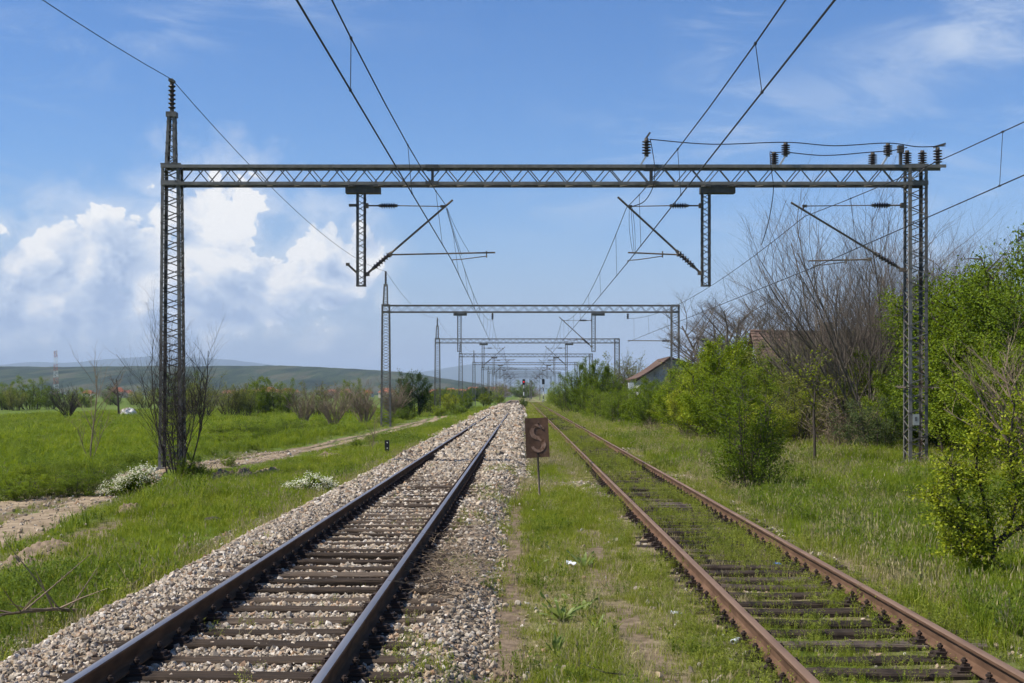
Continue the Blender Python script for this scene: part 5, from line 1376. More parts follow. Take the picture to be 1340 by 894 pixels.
def house_gable():
    Y = 116.0; xl, xr, xp = (834 - VX) * Y / F, (930 - VX) * Y / F, (876 - VX) * Y / F
    zp = ZC - (468 - VY) * Y / F; zel = ZC - (494 - VY) * Y / F; zb = gz1(11, Y) - .1; zer = zp - .8
    root = empty('house', ((xl + xr) / 2, Y, zb)); tag(root, 'derelict house with a white gable wall and sagging tiled roof', 'house')
    ox = (xl + xr) / 2; L = 10.0
    V = []
    prof = [(xl + .25 - ox, 0), (xr - ox, 0), (xr - ox, zer - zb), (xp - ox, zp - zb - .12), (xl + .25 - ox, zel - zb + .05)]
    for y in (0, L): V += [(x, y, z) for x, z in prof]
    MB().poly(V, [(0, 1, 2, 3, 4), (9, 8, 7, 6, 5)] + [(i, i + 5, (i + 1) % 5 + 5, (i + 1) % 5) for i in range(5)]).build('wall', M['plaster'], root)
    rr = random.Random(4)
    for side in (0, 1):
        a = (xl - ox - .15, zel - zb - .12) if side == 0 else (xr - ox + .4, zer - zb - .15); p = (xp - ox, zp - zb + .05); n = 12; m = 24
        for i in range(n):
            V = []; Fc = []
            for k in range(m + 1):
                y = -.45 + (L + .9) * k / m + rr.uniform(-.02, .02); bump = .04 * (k % 2)
                for t, dz in ((i / n, .05), (min((i + 1.25) / n, 1.01), 0)):
                    sag = -.12 * math.sin(math.pi * min(t, 1))
                    x = a[0] + (p[0] - a[0]) * t; z = a[1] + (p[1] - a[1]) * t + dz + bump + sag
                    V.append((x, y, z)); V.append((x, y, z - .07))
            for k in range(m):
                q = 4 * k; c = q + 4; Fc += [(q, c, c + 2, q + 2), (q + 1, q + 3, c + 3, c + 1), (q, q + 1, c + 1, c)]
            Fc += [(0, 2, 3, 1), (4 * m, 4 * m + 1, 4 * m + 3, 4 * m + 2)]
            add('tile_course', fast_mesh('tile_course', V, Fc, M['tile']), root)
    b = MB(); b.bar((xl - ox - .15, -.40, zel - zb - .28), (xp - ox, -.40, zp - zb - .1), .12, .16); b.build('verge_beam', M['bark_dark'], root)
    wx = (826 - VX) * 108 / F - ox
    MB().box((wx, -8, 1.4), (.45, .45, 2.8)).build('gate_pillar', M['white_paint'], root)
house_gable()
veg('brown_a', 905, 560, 113, 4.6, 'dead climber scrambling over the white gable house', 'climber', 'shrub', None, .75)
veg('brown_a', 935, 560, 112, 4.4, 'brown dead scrub right of the white gable', 'shrub', 'shrub', None, .9)

def village():
    r = random.Random(12)
    spots = [(px, r.uniform(880, 1050)) for px in list(np.linspace(296, 388, 8)) + list(np.linspace(566, 660, 15)) + [150, 158, 166, 112, 430, 452, 484, 505, 640, 648, 655]]
    walls = MB().box((0, 0, 1.7), (9, 7, 3.4)).mesh('wall', M['wall_far'])
    rv = [(-5, -4, 3.3), (5, -4, 3.3), (5, 4, 3.3), (-5, 4, 3.3), (-2.4, 0, 6.1), (2.4, 0, 6.1)]
    roof = fast_mesh('roof', rv, [(0, 1, 5, 4), (1, 2, 5), (2, 3, 4, 5), (3, 0, 4), (0, 3, 2, 1)], M['tile_far'])
    win = MB().box((0, 0, 0), (1.1, .1, 1.3)).mesh('window', M['glass_dark'])
    for i, (px, Y) in enumerate(spots):
        px += r.uniform(-5, 5); s = r.uniform(.75, 1.15)
        root = empty('house', ((px - VX) * Y / F, Y, -1.0), r.uniform(-.5, .5)); root.scale = (s, s, s)
        tag(root, 'tiny far house with a red roof on the skyline of the village', 'house', 'red roofed village houses')
        add('wall', walls, root); add('roof', roof, root)
        for k in (-1, 1): add('window', win, root, (k * 2.3, -3.52, 1.9))
village()

# ------------------------------------------------------------------ scatter system
def scatter_group():
    ng = bpy.data.node_groups.new('scatter', 'GeometryNodeTree')
    ng.interface.new_socket('Geometry', in_out='INPUT', socket_type='NodeSocketGeometry')
    ng.interface.new_socket('Pieces', in_out='INPUT', socket_type='NodeSocketCollection')
    ng.interface.new_socket('Geometry', in_out='OUTPUT', socket_type='NodeSocketGeometry')
    N = ng.nodes.new; L = ng.links.new
    gi, go = N('NodeGroupInput'), N('NodeGroupOutput')
    ci = N('GeometryNodeCollectionInfo'); ci.inputs['Separate Children'].default_value = True; ci.inputs['Reset Children'].default_value = True
    L(gi.outputs['Pieces'], ci.inputs['Collection'])
    ip = N('GeometryNodeInstanceOnPoints'); ip.inputs['Pick Instance'].default_value = True
    L(gi.outputs['Geometry'], ip.inputs['Points']); L(ci.outputs[0], ip.inputs['Instance'])
    def na(name, t):
        n = N('GeometryNodeInputNamedAttribute'); n.data_type = t; n.inputs['Name'].default_value = name; return n.outputs['Attribute']
    L(na('piece', 'INT'), ip.inputs['Instance Index'])
    er = N('FunctionNodeEulerToRotation'); L(na('turn', 'FLOAT_VECTOR'), er.inputs[0]); L(er.outputs[0], ip.inputs['Rotation'])
    L(na('size', 'FLOAT_VECTOR'), ip.inputs['Scale'])
    L(ip.outputs[0], go.inputs[0])
    return ng
SCATTER = scatter_group()
SOCKET = [s for s in SCATTER.interface.items_tree if s.name == 'Pieces'][0].identifier

def scatter(name, P, turn, size, piece, coll, label, parent=None):
    n = len(P); me = bpy.data.meshes.new(name)
    me.vertices.add(n); me.vertices.foreach_set('co', np.asarray(P, np.float32).ravel())
    a = me.attributes.new('turn', 'FLOAT_VECTOR', 'POINT'); a.data.foreach_set('vector', np.asarray(turn, np.float32).ravel())
    a = me.attributes.new('size', 'FLOAT_VECTOR', 'POINT'); a.data.foreach_set('vector', np.asarray(size, np.float32).ravel())
    a = me.attributes.new('piece', 'INT', 'POINT'); a.data.foreach_set('value', np.asarray(piece, np.int32))
    o = bpy.data.objects.new(name, me); link(o, parent)
    md = o.modifiers.new('scatter', 'NODES'); md.node_group = SCATTER; md[SOCKET] = coll
    return tag(o, label, None, None, 'stuff')

def piece_collection(name, meshes):
    c = bpy.data.collections.new(name)
    for i, me in enumerate(meshes):
        o = bpy.data.objects.new('%s_%02d' % (name, i), me); c.objects.link(o)
    return c

# ---- stones
def stone_mesh(seed):
    r = np.random.default_rng(seed); bm = bmesh.new(); bmesh.ops.create_icosphere(bm, subdivisions=1, radius=.5)
    ax = r.uniform(.65, 1.15, 3)
    planes = [(v / np.linalg.norm(v), r.uniform(.20, .38)) for v in r.normal(0, 1, (10, 3))]
    for v in bm.verts:
        c = np.array(v.co)
        for nrm, d in planes:
            k = c @ nrm
            if k > d: c = c - nrm * (k - d)
        v.co = Vector(c * ax * 1.4 + r.normal(0, .03, 3))
    me = bpy.data.meshes.new('stone'); bm.to_mesh(me); bm.free(); me.materials.append(M['stone']); return me
STONES = piece_collection('stone_piece', [stone_mesh(200 + i) for i in range(10)])

def in_view(x, y, m=1.5):
    return (np.abs(x - .0) < .40 * y + m) & (y > 5.5)

def sleeper_clear(x, y, cx, seed, keep, r):
    k = np.round((y - 6.6) / .6); d = np.abs(y - 6.6 - .6 * k)
    on = (d < .135) & (np.abs(x - cx) < 1.28)
    return ~on | (r.random(len(x)) < keep)

def ballast():
    r = np.random.default_rng(21); Ps, Ss = [], []
    for (y0, y1, dens, sz) in ((6, 14, 2700, .027), (14, 24, 1900, .032), (24, 42, 800, .046), (42, 70, 200, .09), (70, 120, 60, .14), (120, 240, 18, .23)):
        n = int((y1 - y0) * 5.1 * dens); x = LT + r.uniform(-2.75, 2.35, n); y = r.uniform(y0, y1, n)
        o = x - LT
        keep = in_view(x, y) & (np.abs(np.abs(o) - .7525) > .085) & sleeper_clear(x, y, LT, 3, np.where(y < 12, .07, np.clip((y - 12) / 40, .07, .9)), r)
        ed = o - .6 * sstep(24, 42, y)
        keep &= ~((ed > 1.0) & (r.random(n) < (.62 + .3 * soil_mask(x, y)) * sstep(46, 24, y))) & ~((ed > 1.25) & (r.random(n) < (.76 + .2 * np.sin(y * .4)) * sstep(46, 24, y))) & ~((ed > 1.75) & (r.random(n) < .85))
        keep &= ~((o < -2.25) & (r.random(n) < .6))
        x, y = x[keep], y[keep]; s = sz * r.lognormal(0, .40, len(x)); s = np.minimum(s, sz * 2.1)
        z = np.maximum(bed_z(x, y), gz(x, y)) + s * .12 + r.normal(0, .010, len(x))
        Ps.append(np.stack([x, y, z], 1)); Ss.append(s)
    # thin spread of stones elsewhere: along the right track, the strip between, under the sign
    for (xa, xb, y0, y1, n, mask) in ((3.95, 4.9, 24, 80, 9000, lambda x, y: (fbm(x * .8, y * .3, 85, 3) > .52)), (.2, 1.6, 30, 75, 6000, lambda x, y: (fbm(x * .8, y * .25, 86, 3) > .55)), (3.9, 4.6, 7, 60, 3800, lambda x, y: fbm(x, y * .5, 77, 3) > .50), (1.25, 1.9, 7, 70, 2200, lambda x, y: fbm(x, y * .5, 78, 3) > .50), (1.1, 1.7, 27, 34, 1200, lambda x, y: fbm(x, y * .6, 79, 2) > .42),
                                      (.1, 1.4, 7, 30, 260, lambda x, y: fbm(x, y, 80, 2) > .45), (-1.0, -.2, 7, 30, 5200, lambda x, y: fbm(x, y * .6, 81, 3) > .45), (1.9, 3.6, 7, 50, 1500, lambda x, y: fbm(x, y * .7, 82, 3) > .50), (-.2, .8, 34, 120, 7000, lambda x, y: x < .15 + .3 * fbm(x, y * .2, 83, 2)),
                                      (-8, -4.4, 9, 30, 40, lambda x, y: x == x)):
        x = r.uniform(xa, xb, n); y = y0 + (y1 - y0) * r.random(n) ** 1.5; k = mask(x, y) & in_view(x, y) & (np.abs(np.abs(x - RT) - .7525) > .09) & sleeper_clear(x, y, RT, 4, .05, r)
        x, y = x[k], y[k]; s = .027 * np.minimum(r.lognormal(0, .4, len(x)), 1.9) * (1 + .012 * y); Ps.append(np.stack([x, y, np.maximum(gz(x, y), np.where(x < .3, bed_z(x, y), -9)) + s * .15], 1)); Ss.append(s)
    n = 2600; y = 18 + 40 * r.random(n); x = path_x(y) + r.normal(0, .95, n); k = in_view(x, y); x, y = x[k], y[k]; s = .022 * r.lognormal(0, .5, len(x)) * (1 + .01 * y); Ps.append(np.stack([x, y, gz(x, y) + .03], 1)); Ss.append(s)
    P = np.concatenate(Ps); s = np.concatenate(Ss); n = len(P)
    size = s[:, None] * r.uniform(.75, 1.3, (n, 3))
    scatter('gravel', P, r.uniform(0, 6.28, (n, 3)), size, r.integers(0, 10, n), STONES, 'loose pale and brown ballast stones along the tracks')
    return n
n_st = ballast()

# ---- grass
def blade_clump(seed, nb, rad, h, w, mat, bend=.35, leafy=False, seedhead=0.0):
    r = np.random.default_rng(seed); V = []; Fc = []
    for i in range(nb):
        a = r.uniform(0, 6.28); q = rad * math.sqrt(r.random()); p = np.array([q * math.cos(a), q * math.sin(a), -.01]); hh = h * r.uniform(.45, 1.1)
        d = r.uniform(0, 6.28); lean = np.array([math.cos(d), math.sin(d), 0]) * hh * bend * r.uniform(.2, 1.3)
        sd = np.array([-math.sin(d), math.cos(d), 0]); tw = r.uniform(-.8, .8); sd = sd * math.cos(tw) + np.array([math.cos(d), math.sin(d), 0]) * math.sin(tw)
        ww = w * r.uniform(.7, 1.3); b = len(V)
        m1 = p + lean * .28 + np.array([0, 0, hh * .5]); m2 = p + lean + np.array([0, 0, hh * (1 - .3 * bend)])
        V += [p - sd * ww / 2, p + sd * ww / 2, m1 + sd * ww * .45, m1 - sd * ww * .45, m2]
        Fc += [(b, b + 1, b + 2, b + 3), (b + 3, b + 2, b + 4)]
        if leafy:
            for k in range(leafy):
                t = r.uniform(.2, 1.0); c = p + lean * t + np.array([0, 0, hh * t]); dd = r.normal(0, 1, 3); dd[2] = abs(dd[2]) * .6; dd /= np.linalg.norm(dd); s2 = np.cross(dd, [0, 0, 1.]); s2 /= np.linalg.norm(s2) + 1e-6
                L = hh * r.uniform(.12, .26); b = len(V); V += [c, c + dd * L * .5 + s2 * L * .16, c + dd * L, c + dd * L * .5 - s2 * L * .16]; Fc.append((b, b + 1, b + 2, b + 3))
        if r.random() < seedhead:
            b = len(V); c = m2; V += [c, c + sd * .006 + [0, 0, .02], c + np.array([0, 0, .05]), c - sd * .006 + [0, 0, .02]]; Fc.append((b, b + 1, b + 2, b + 3))
    return fast_mesh('grass_piece', V, Fc, mat)
GR = piece_collection('grass_piece', [
    blade_clump(1, 26, .13, .16, .007, M['grass']), blade_clump(2, 26, .13, .20, .007, M['grass'], .5), blade_clump(3, 24, .13, .26, .008, M['grass_lush'], .45),
    blade_clump(4, 24, .13, .32, .009, M['grass_lush'], .5), blade_clump(5, 22, .13, .17, .005, M['grass_dry'], .6), blade_clump(6, 14, .10, .30, .005, M['grass_dry'], .35, seedhead=.8),
    blade_clump(7, 9, .10, .17, .005, M['weed'], .3, 12), blade_clump(8, 8, .09, .24, .006, M['weed'], .3, 14), blade_clump(9, 30, .14, .10, .006, M['grass'], .6), blade_clump(10, 7, .07, .15, .006, M['grass_lush'], .4, 10),
    blade_clump(11, 12, .16, .24, .006, M['weed_dark'], .5, 16), blade_clump(12, 10, .14, .16, .008, M['weed_dark'], .7, 18)])

def grass():
    r = np.random.default_rng(31); P, S, K = [], [], []
    def emit(x, y, kind, s):
        P.append(np.stack([x, y, np.maximum(gz(x, y), np.where((x > LT - 2.75) & (x < LT + 2.3), bed_z(x, y), -9)) - .005], 1)); S.append(s); K.append(kind)
    def field(xa, xb, y0, y1, dens, scale, kinds, mask=None):
        n = int((xb - xa) * (y1 - y0) * dens); x = r.uniform(xa, xb, n); y = r.uniform(y0, y1, n)
        k = in_view(x, y); k &= r.random(n) > soil_mask(x, y) * .84
        d = x - path_x(y); sp = .78 * (1 - .35 * sstep(40, 60, y)); sp = .78 * (1 - .45 * sstep(40, 60, y)); rut = (np.abs(np.abs(d) - sp) < .52 + .25 * (fbm(x * .9, y * .9, 64, 3) - .5) - .10 * sstep(44, 60, y)) & (y < 138)
        k &= ~rut | (r.random(n) < .06)
        if mask is not None: k &= mask(x, y)
        x, y = x[k], y[k]; n = len(x); d = x - path_x(y); dr = dry_mask(x, y); patch = fbm(x * .5, y * .3, 91, 3)
        kk = np.array(kinds[0])[r.integers(0, len(kinds[0]), n)]
        dk = np.array(kinds[1])[r.integers(0, len(kinds[1]), n)]
        kind = np.where(r.random(n) < dr * .85 + .05, dk, kk)
        nearpath = np.clip((np.abs(d) - .4) / 2.6, .28, 1)
        wd = fbm(x * .33, y * .20, 93, 3); kind = np.where((wd > .58) & (r.random(n) < .55) & (np.abs(x - RT) > 1.6) & (np.abs(x - .6) > 1.2), r.integers(10, 12, n), kind)
        kind = np.where((wd < .42) & (r.random(n) < .45) & (x < -4), np.array([0, 1, 8])[r.integers(0, 3, n)], kind)
        emit(x, y, kind, scale * (.28 + 1.35 * patch) * r.uniform(.65, 1.3, n) * np.where(x < -4, nearpath, 1))
    lush = ([2, 1, 2, 1, 9, 0, 6], [4, 5, 1]); mid = ([0, 8, 0, 1, 6], [4, 4, 8, 0, 6, 4]); right = ([1, 2, 0, 3, 1], [4, 5, 1, 0])
    bed = lambda x, y: x < -4.30 + .25 * (fbm(x * 0 + 3, y * .6, 95, 3) - .5) * 2
    # left verge
    field(-9.5, -4.1, 8, 20, 85, 1.0, lush, bed); field(-12, -4.1, 20, 36, 60, 1.05, lush, bed); field(-16, -4.1, 36, 60, 26, 1.5, lush, bed); field(-26, -4.1, 60, 110, 7, 2.4, lush, bed)
    field(-60, -4.2, 110, 230, 1.5, 3.6, lush, bed)
    # beyond the path
    field(-18, -9, 20, 44, 26, 1.6, ([2, 3, 3, 9], [3])); field(-34, -10, 44, 90, 5, 2.6, ([2, 3, 3], [3])); field(-60, -14, 80, 200, 1.0, 3.8, ([2, 3], [3]))
    # between the tracks
    midm = lambda x, y: (x > -.42 + .5 * (fbm(x * 0 + 9, y * .45, 96, 3) - .35) + .55 * sstep(24, 42, y)) & (x < 1.5 + .25 * fbm(x, y, 97, 2))
    field(-.6, 1.75, 6.5, 16, 210, .55, mid, midm); field(-.6, 1.75, 16, 30, 130, .68, ([0, 8, 1, 0, 1, 6], [4, 8, 0, 1]), midm); field(-.4, 1.8, 30, 60, 45, 1.0, ([0, 8, 1], [4, 0, 5]), midm); field(-.1, 1.8, 60, 130, 10, 1.8, ([0, 1], [4, 0]), midm); field(-.1, 1.8, 130, 330, 2.2, 3.0, ([0, 1], [4, 0]), midm)
    field(.15, 1.3, 22, 31, 60, .85, ([1, 2, 1, 0], [1, 0, 4]), None)
    # rusty track
    offr = lambda x, y: (np.abs(np.abs(x - RT) - .7525) > .07)
    wt = lambda x, y: offr(x, y) & (fbm(x * .9, y * .5, 98, 3) > .34)
    field(1.4, 4.2, 6.5, 16, 120, .60, ([6, 7, 6, 0, 9], [4, 6, 6]), wt); field(1.4, 4.2, 16, 34, 85, .70, ([6, 7, 6, 0], [4, 6, 6]), wt); field(1.4, 4.2, 34, 80, 30, 1.05, ([6, 7, 8, 0], [4, 6, 8]), offr); field(1.4, 4.2, 80, 330, 3.5, 1.9, ([6, 8, 0], [4, 6]), offr)
    # right verge
    rm_ = lambda x, y: x > 4.05 + .35 * (fbm(x * 0 + 5, y * .5, 99, 3) - .4)
    field(3.9, 9, 8, 20, 80, .85, right, rm_); field(3.9, 11, 20, 36, 60, 1.0, right, rm_); field(11, 17, 22, 36, 40, 1.1, right, rm_); field(3.9, 27, 36, 62, 24, 1.5, right, rm_); field(3.9, 14, 62, 130, 6, 2.2, right, rm_); field(3.9, 9, 130, 330, 1.6, 3.0, right, rm_)
    for (xa, xb, y0, y1, nn, ks, sc_) in ((4.3, 9.5, 9, 40, 2600, [5, 5, 3, 10], 1.25), (-.2, 1.5, 7, 30, 420, [5, 1, 10, 4], .95), (-9, -4.4, 9, 40, 1500, [3, 3, 10, 11, 5], 1.35), (-22, -11, 24, 60, 1500, [3, 11, 10], 2.2), (5, 12, 36, 70, 1500, [5, 4, 3], 1.7)):
        x = r.uniform(xa, xb, nn); y = r.uniform(y0, y1, nn); k = in_view(x, y) & (fbm(x * .8, y * .5, 111, 3) > .5) & (soil_mask(x, y) < .4) & (np.abs(x - path_x(y)) > 1.4)
        x, y = x[k], y[k]; emit(x, y, np.array(ks)[r.integers(0, len(ks), len(x))], sc_ * r.uniform(.6, 1.25, len(x)))
    # sprigs on the left ballast
    n = 900; x = LT + r.uniform(-2.5, 2.2, n); y = 7 + 40 * r.random(n) ** 1.3; k = (fbm(x * .8, y * .35, 101, 3) > .60) & (np.abs(np.abs(x - LT) - .7525) > .1); emit(x[k], y[k], np.array([6, 9, 6, 4])[r.integers(0, 4, k.sum())], r.uniform(.35, .75, k.sum()))
    n = 1500; x = r.uniform(-1.0, -.1, n); y = 7 + 30 * r.random(n) ** 1.2; k = (fbm(x * 1.1, y * .5, 121, 3) > .53); emit(x[k], y[k], np.array([6, 9, 0, 4, 8, 7])[r.integers(0, 6, k.sum())], r.uniform(.3, .7, k.sum()))
    n = 700; x = -4.3 + r.normal(0, .22, n); y = 8 + 50 * r.random(n) ** 1.3; emit(x, y, np.array([4, 5, 1, 6])[r.integers(0, 4, n)], r.uniform(.5, 1.1, n) * (1 + .012 * y))
    P = np.concatenate(P); S = np.concatenate(S); K = np.concatenate(K); n = len(P)
    turn = np.stack([r.normal(0, .10, n), r.normal(0, .10, n), r.uniform(0, 6.28, n)], 1)
    wide = np.clip(S, 0, 99)
    size = np.stack([wide, wide, np.where(S > 1.4, 1.0 + (S - 1.4) * .25 + .25, S) * r.uniform(.8, 1.2, n)], 1)
    scatter('grass', P, turn, size, K, GR, 'grass and small weeds on the verges and between the rails')
    return n
n_gr = grass()
print('stones', n_st, 'grass', n_gr)

# ------------------------------------------------------------------ broad leaved plants
def dock_leaf_mesh(L, w, curve, seed):
    r = random.Random(seed); n = 7; V = []; Fc = []
    for i in range(n + 1):
        t = i / n; wd = w * math.sin(math.pi * min(1, t * .92 + .06)) ** .8 * (1 if t > .12 else .35)
        x = L * t * math.cos(curve * t * .6); z = L * t * .55 * (1 - curve * t * .55)
        wv = r.uniform(-.012, .012)
        V += [(x, -wd / 2, z + .16 * wd + wv), (x, 0, z), (x, wd / 2, z + .16 * wd - wv)]
    for i in range(n):
        a = 3 * i; Fc += [(a, a + 1, a + 4, a + 3), (a + 1, a + 2, a + 5, a + 4)]
    me = fast_mesh('leaf', V, Fc, M['dock'], True); return me
DOCK = [dock_leaf_mesh(.19, .055, .9, 1), dock_leaf_mesh(.21, .062, 1.2, 2), dock_leaf_mesh(.16, .05, .6, 3), dock_leaf_mesh(.26, .035, .4, 4)]
def dock(px, py, s, n, label, seed, upright=0.0, only=None):
    r = random.Random(seed)
    zg = -.42; Y = (ZC - zg) * F / (py - VY)
    for _ in range(4):
        x = (px - VX) * Y / F; zg = gz1(x, Y); Y = (ZC - zg) * F / (py - VY)
    root = empty('leafy_plant', (x, Y, zg)); root.scale = (s, s, s); tag(root, label, 'plant')
    for i in range(n):
        a = 6.28 * i / n + r.uniform(-.4, .4)
        o = add('leaf', DOCK[r.randrange(4) if only is None else only], root, (.02 * math.cos(a), .02 * math.sin(a), 0), (0, -r.uniform(-.15, .55) - upright, a)); q = r.uniform(.7, 1.2); o.scale = (q, q, q)
dock(735, 812, 1.0, 18, 'large rosette of green leaves in the strip between the tracks', 1)
dock(765, 800, .9, 14, 'leafy plant just right of the largest rosette between the tracks', 2)
dock(765, 742, .95, 13, 'broad leaved plant behind the largest rosette', 3)
dock(705, 740, .8, 8, 'flat leafy rosette left of the broad leaved plant', 4)
dock(728, 858, .62, 18, 'tuft of narrow upright dark green leaves in the foreground', 5, .55, 3)
dock(780, 822, .6, 6, 'small leafy plant right of the rosettes in the foreground', 6)
dock(700, 622, .9, 9, 'dark leafy plant at the foot of the rusty sign', 7)
dock(676, 640, .8, 7, 'leafy plant left of the rusty sign post', 8)
dock(1332, 828, 1.1, 13, 'pale broad leaved plant at the bottom right corner', 9)
dock(1275, 800, .7, 8, 'leafy plant beside the right rusty rail near the corner', 10)
dock(1195, 762, .7, 7, 'small leafy plant on the right verge below the gnarled bush', 11)

# white flowering plants
def flower_plant(px, py, w, h, label, seed, zg0=-.6, tilt=0.0):
    r = np.random.default_rng(seed); rr = random.Random(seed); Y = (ZC - zg0) * F / (py - VY)
    for _ in range(4):
        x = (px - VX) * Y / F; zg = gz1(x, Y); Y = (ZC - zg) * F / (py - VY)
    root = empty('flowering_plant', (x, Y, zg)); tag(root, label, 'flowering plant')
    b = MB(); P = []; FP = []
    for i in range(95):
        a = rr.uniform(0, 6.28); q = math.sqrt(rr.random()); q *= .62 + .38 * math.sin(3 * a + seed) ** 2; e = Vector((math.cos(a) * q * w / 1.8, math.sin(a) * q * w / 2.4, h * (1 - .5 * q) * rr.uniform(.5, 1.15) + tilt * math.cos(a) * q))
        b.tube([(e.x * .35, e.y * .35, 0), tuple(e * .6 + Vector((0, 0, .04))), tuple(e)], [.006, .004, .003], 3, False)
        c = 40; t = r.random((c, 1)); P.append(np.array(e)[None] * (.3 + .62 * t) + r.normal(0, .06, (c, 3)))
        nfl = rr.randint(30, 60) if rr.random() < .72 else 0
        if nfl: FP.append(np.array(e)[None] + r.normal(0, 1, (nfl, 3)) * [.06, .06, .04])
    b.build('stems', M['weed'], root)
    V, Fq = leaf_quads(np.concatenate(P), .07, r); add('foliage', fast_mesh('foliage', V, Fq, M['leaf_bright']), root)
    V, Fq = leaf_quads(np.concatenate(FP), .032, r, 1.5, .9); add('blossom', fast_mesh('blossom', V, Fq, M['flower']), root)
flower_plant(172, 650, 1.5, .68, 'cream white flowering plant beside the dirt path', 1, -.6, .25)
flower_plant(408, 648, 1.15, .45, 'cream white flowering plant at the edge of the left ballast', 2, -.5)

# ------------------------------------------------------------------ earth mounds, boulder, litter, dead branches
def lump(name, px, py, dims, mat, label, cat, seed, rough=.3, sub=3, group=None, zg0=-.55, rz=0, sink=.25):
    r = np.random.default_rng(seed); Y = (ZC - zg0) * F / (py - VY)
    for _ in range(4):
        x = (px - VX) * Y / F; zg = gz1(x, Y); Y = (ZC - zg) * F / (py - VY)
    bm = bmesh.new(); bmesh.ops.create_icosphere(bm, subdivisions=sub, radius=.5)
    for v in bm.verts:
        c = np.array(v.co); n = float(fbm(np.array([c[0] * 3 + seed]), np.array([c[1] * 3 + c[2] * 2.3]), seed, 3)[0]) - .5
        n2 = float(fbm(np.array([c[0] * 9 + seed]), np.array([c[1] * 9 + c[2] * 7]), seed + 3, 2)[0]) - .5
        v.co = Vector(c * (1 + rough * 2 * n + rough * n2) * np.array(dims))
    me = bpy.data.meshes.new(name); bm.to_mesh(me); bm.free(); me.materials.append(mat)
    o = add(name, me, None, (x, Y, zg + dims[2] * (.5 - sink)), (0, 0, rz)); tag(o, label, cat, group); return o
def heap(name, px, py, dims, label, cat, seed, group=None, zg0=-.55):
    """a heap of crumbly earth with its skirt running into the ground"""
    r = np.random.default_rng(seed); Y = (ZC - zg0) * F / (py - VY)
    for _ in range(4):
        x = (px - VX) * Y / F; zg = gz1(x, Y); Y = (ZC - zg) * F / (py - VY)
    n = 34; u = np.linspace(-1, 1, n); U, W = np.meshgrid(u, u); rr_ = np.sqrt(U ** 2 + W ** 2) * (1 + .55 * (fbm(U * 2.3 + seed, W * 2.3, seed, 3) - .5))
    X = x + U * dims[0] * .75 + r.normal(0, .008, U.shape); Yw = Y + W * dims[1] * .75 + r.normal(0, .008, U.shape)
    body = np.clip(1 - rr_ ** 1.6, -.25, 1); lumps = np.abs(fbm(U * 5 + seed, W * 5, seed + 2, 4) - .5) * 2
    Z = gz(X, Yw) + dims[2] * (body * (.55 + .9 * lumps)) + r.normal(0, .010, U.shape) * (body > 0) - .05
    k = (np.arange(n - 1)[:, None] * n + np.arange(n - 1)[None, :]).ravel()
    o = add(name, fast_mesh(name, np.stack([(X - x).ravel(), (Yw - Y).ravel(), (Z - zg).ravel()], 1), np.stack([k, k + 1, k + n + 1, k + n], 1), M['clod']), None, (x, Y, zg))
    tag(o, label, cat, group)
G_M = 'earth mounds on the left verge'
heap('earth_mound', 292, 629, (.75, .7, .42), 'left brown earth clod by the foot of the left mast', 'earth mound', 1, G_M)
heap('earth_mound', 318, 627, (.55, .6, .40), 'right brown earth clod by the foot of the left mast', 'earth mound', 2, G_M)
heap('earth_mound', 352, 622, (.95, 1.0, .30), 'long low earth mound right of the two clods', 'earth mound', 3, G_M)
heap('earth_mound', 425, 601, (1.3, .9, .34), 'earth mound beside the dirt path behind the right flowering plant', 'earth mound', 4, G_M)
heap('earth_mound', 172, 667, (.5, .6, .22), 'small earth mound under the left flowering plant', 'earth mound', 5, G_M)
heap('earth_mound', 205, 672, (.35, .4, .2), 'small dark clod in the grass left of the broken log', 'earth mound', 6, G_M)
heap('earth_mound', 60, 722, (.9, 1.0, .25), 'crumbly earth mound beside the near end of the path', 'earth mound', 7, G_M)
heap('earth_mound', 20, 742, (.7, .9, .2), 'crumbly earth mound at the left edge of the photo', 'earth mound', 8, G_M)
heap('earth_mound', 130, 705, (.5, .8, .18), 'low earth mound in the grass above the dead branch', 'earth mound', 9, G_M)
heap('earth_clod', 592, 796, (.20, .2, .15), 'dark earth clod in the stones right of the polished track', 'earth clod', 12)
heap('earth_clod', 664, 892, (.22, .2, .14), 'dark earth clod at the bottom edge between the tracks', 'earth clod', 13)
lump('boulder', 168, 546, (1.75, 1.5, 1.5), M['rock_white'], 'pale white and brown boulder far out in the green field', 'boulder', 21, .25, 4, None, -.8)
lump('broken_log', 279, 685, (.32, .16, .13), M['bark'], 'short broken piece of brown wood lying in the grass', 'log', 22, .3, 3, None, -.5, .5, .1)
o = MB().box((0, 0, .12), (.75, .45, .30)).box((.05, 0, .3), (.6, .38, .1)).build('rubble_block', M['rubber'], loc=(at(403, 571, 78).x, 78, gz1(at(403, 571, 78).x, 78))); tag(o, 'dark grey block lying at the edge of the dirt path', 'block')

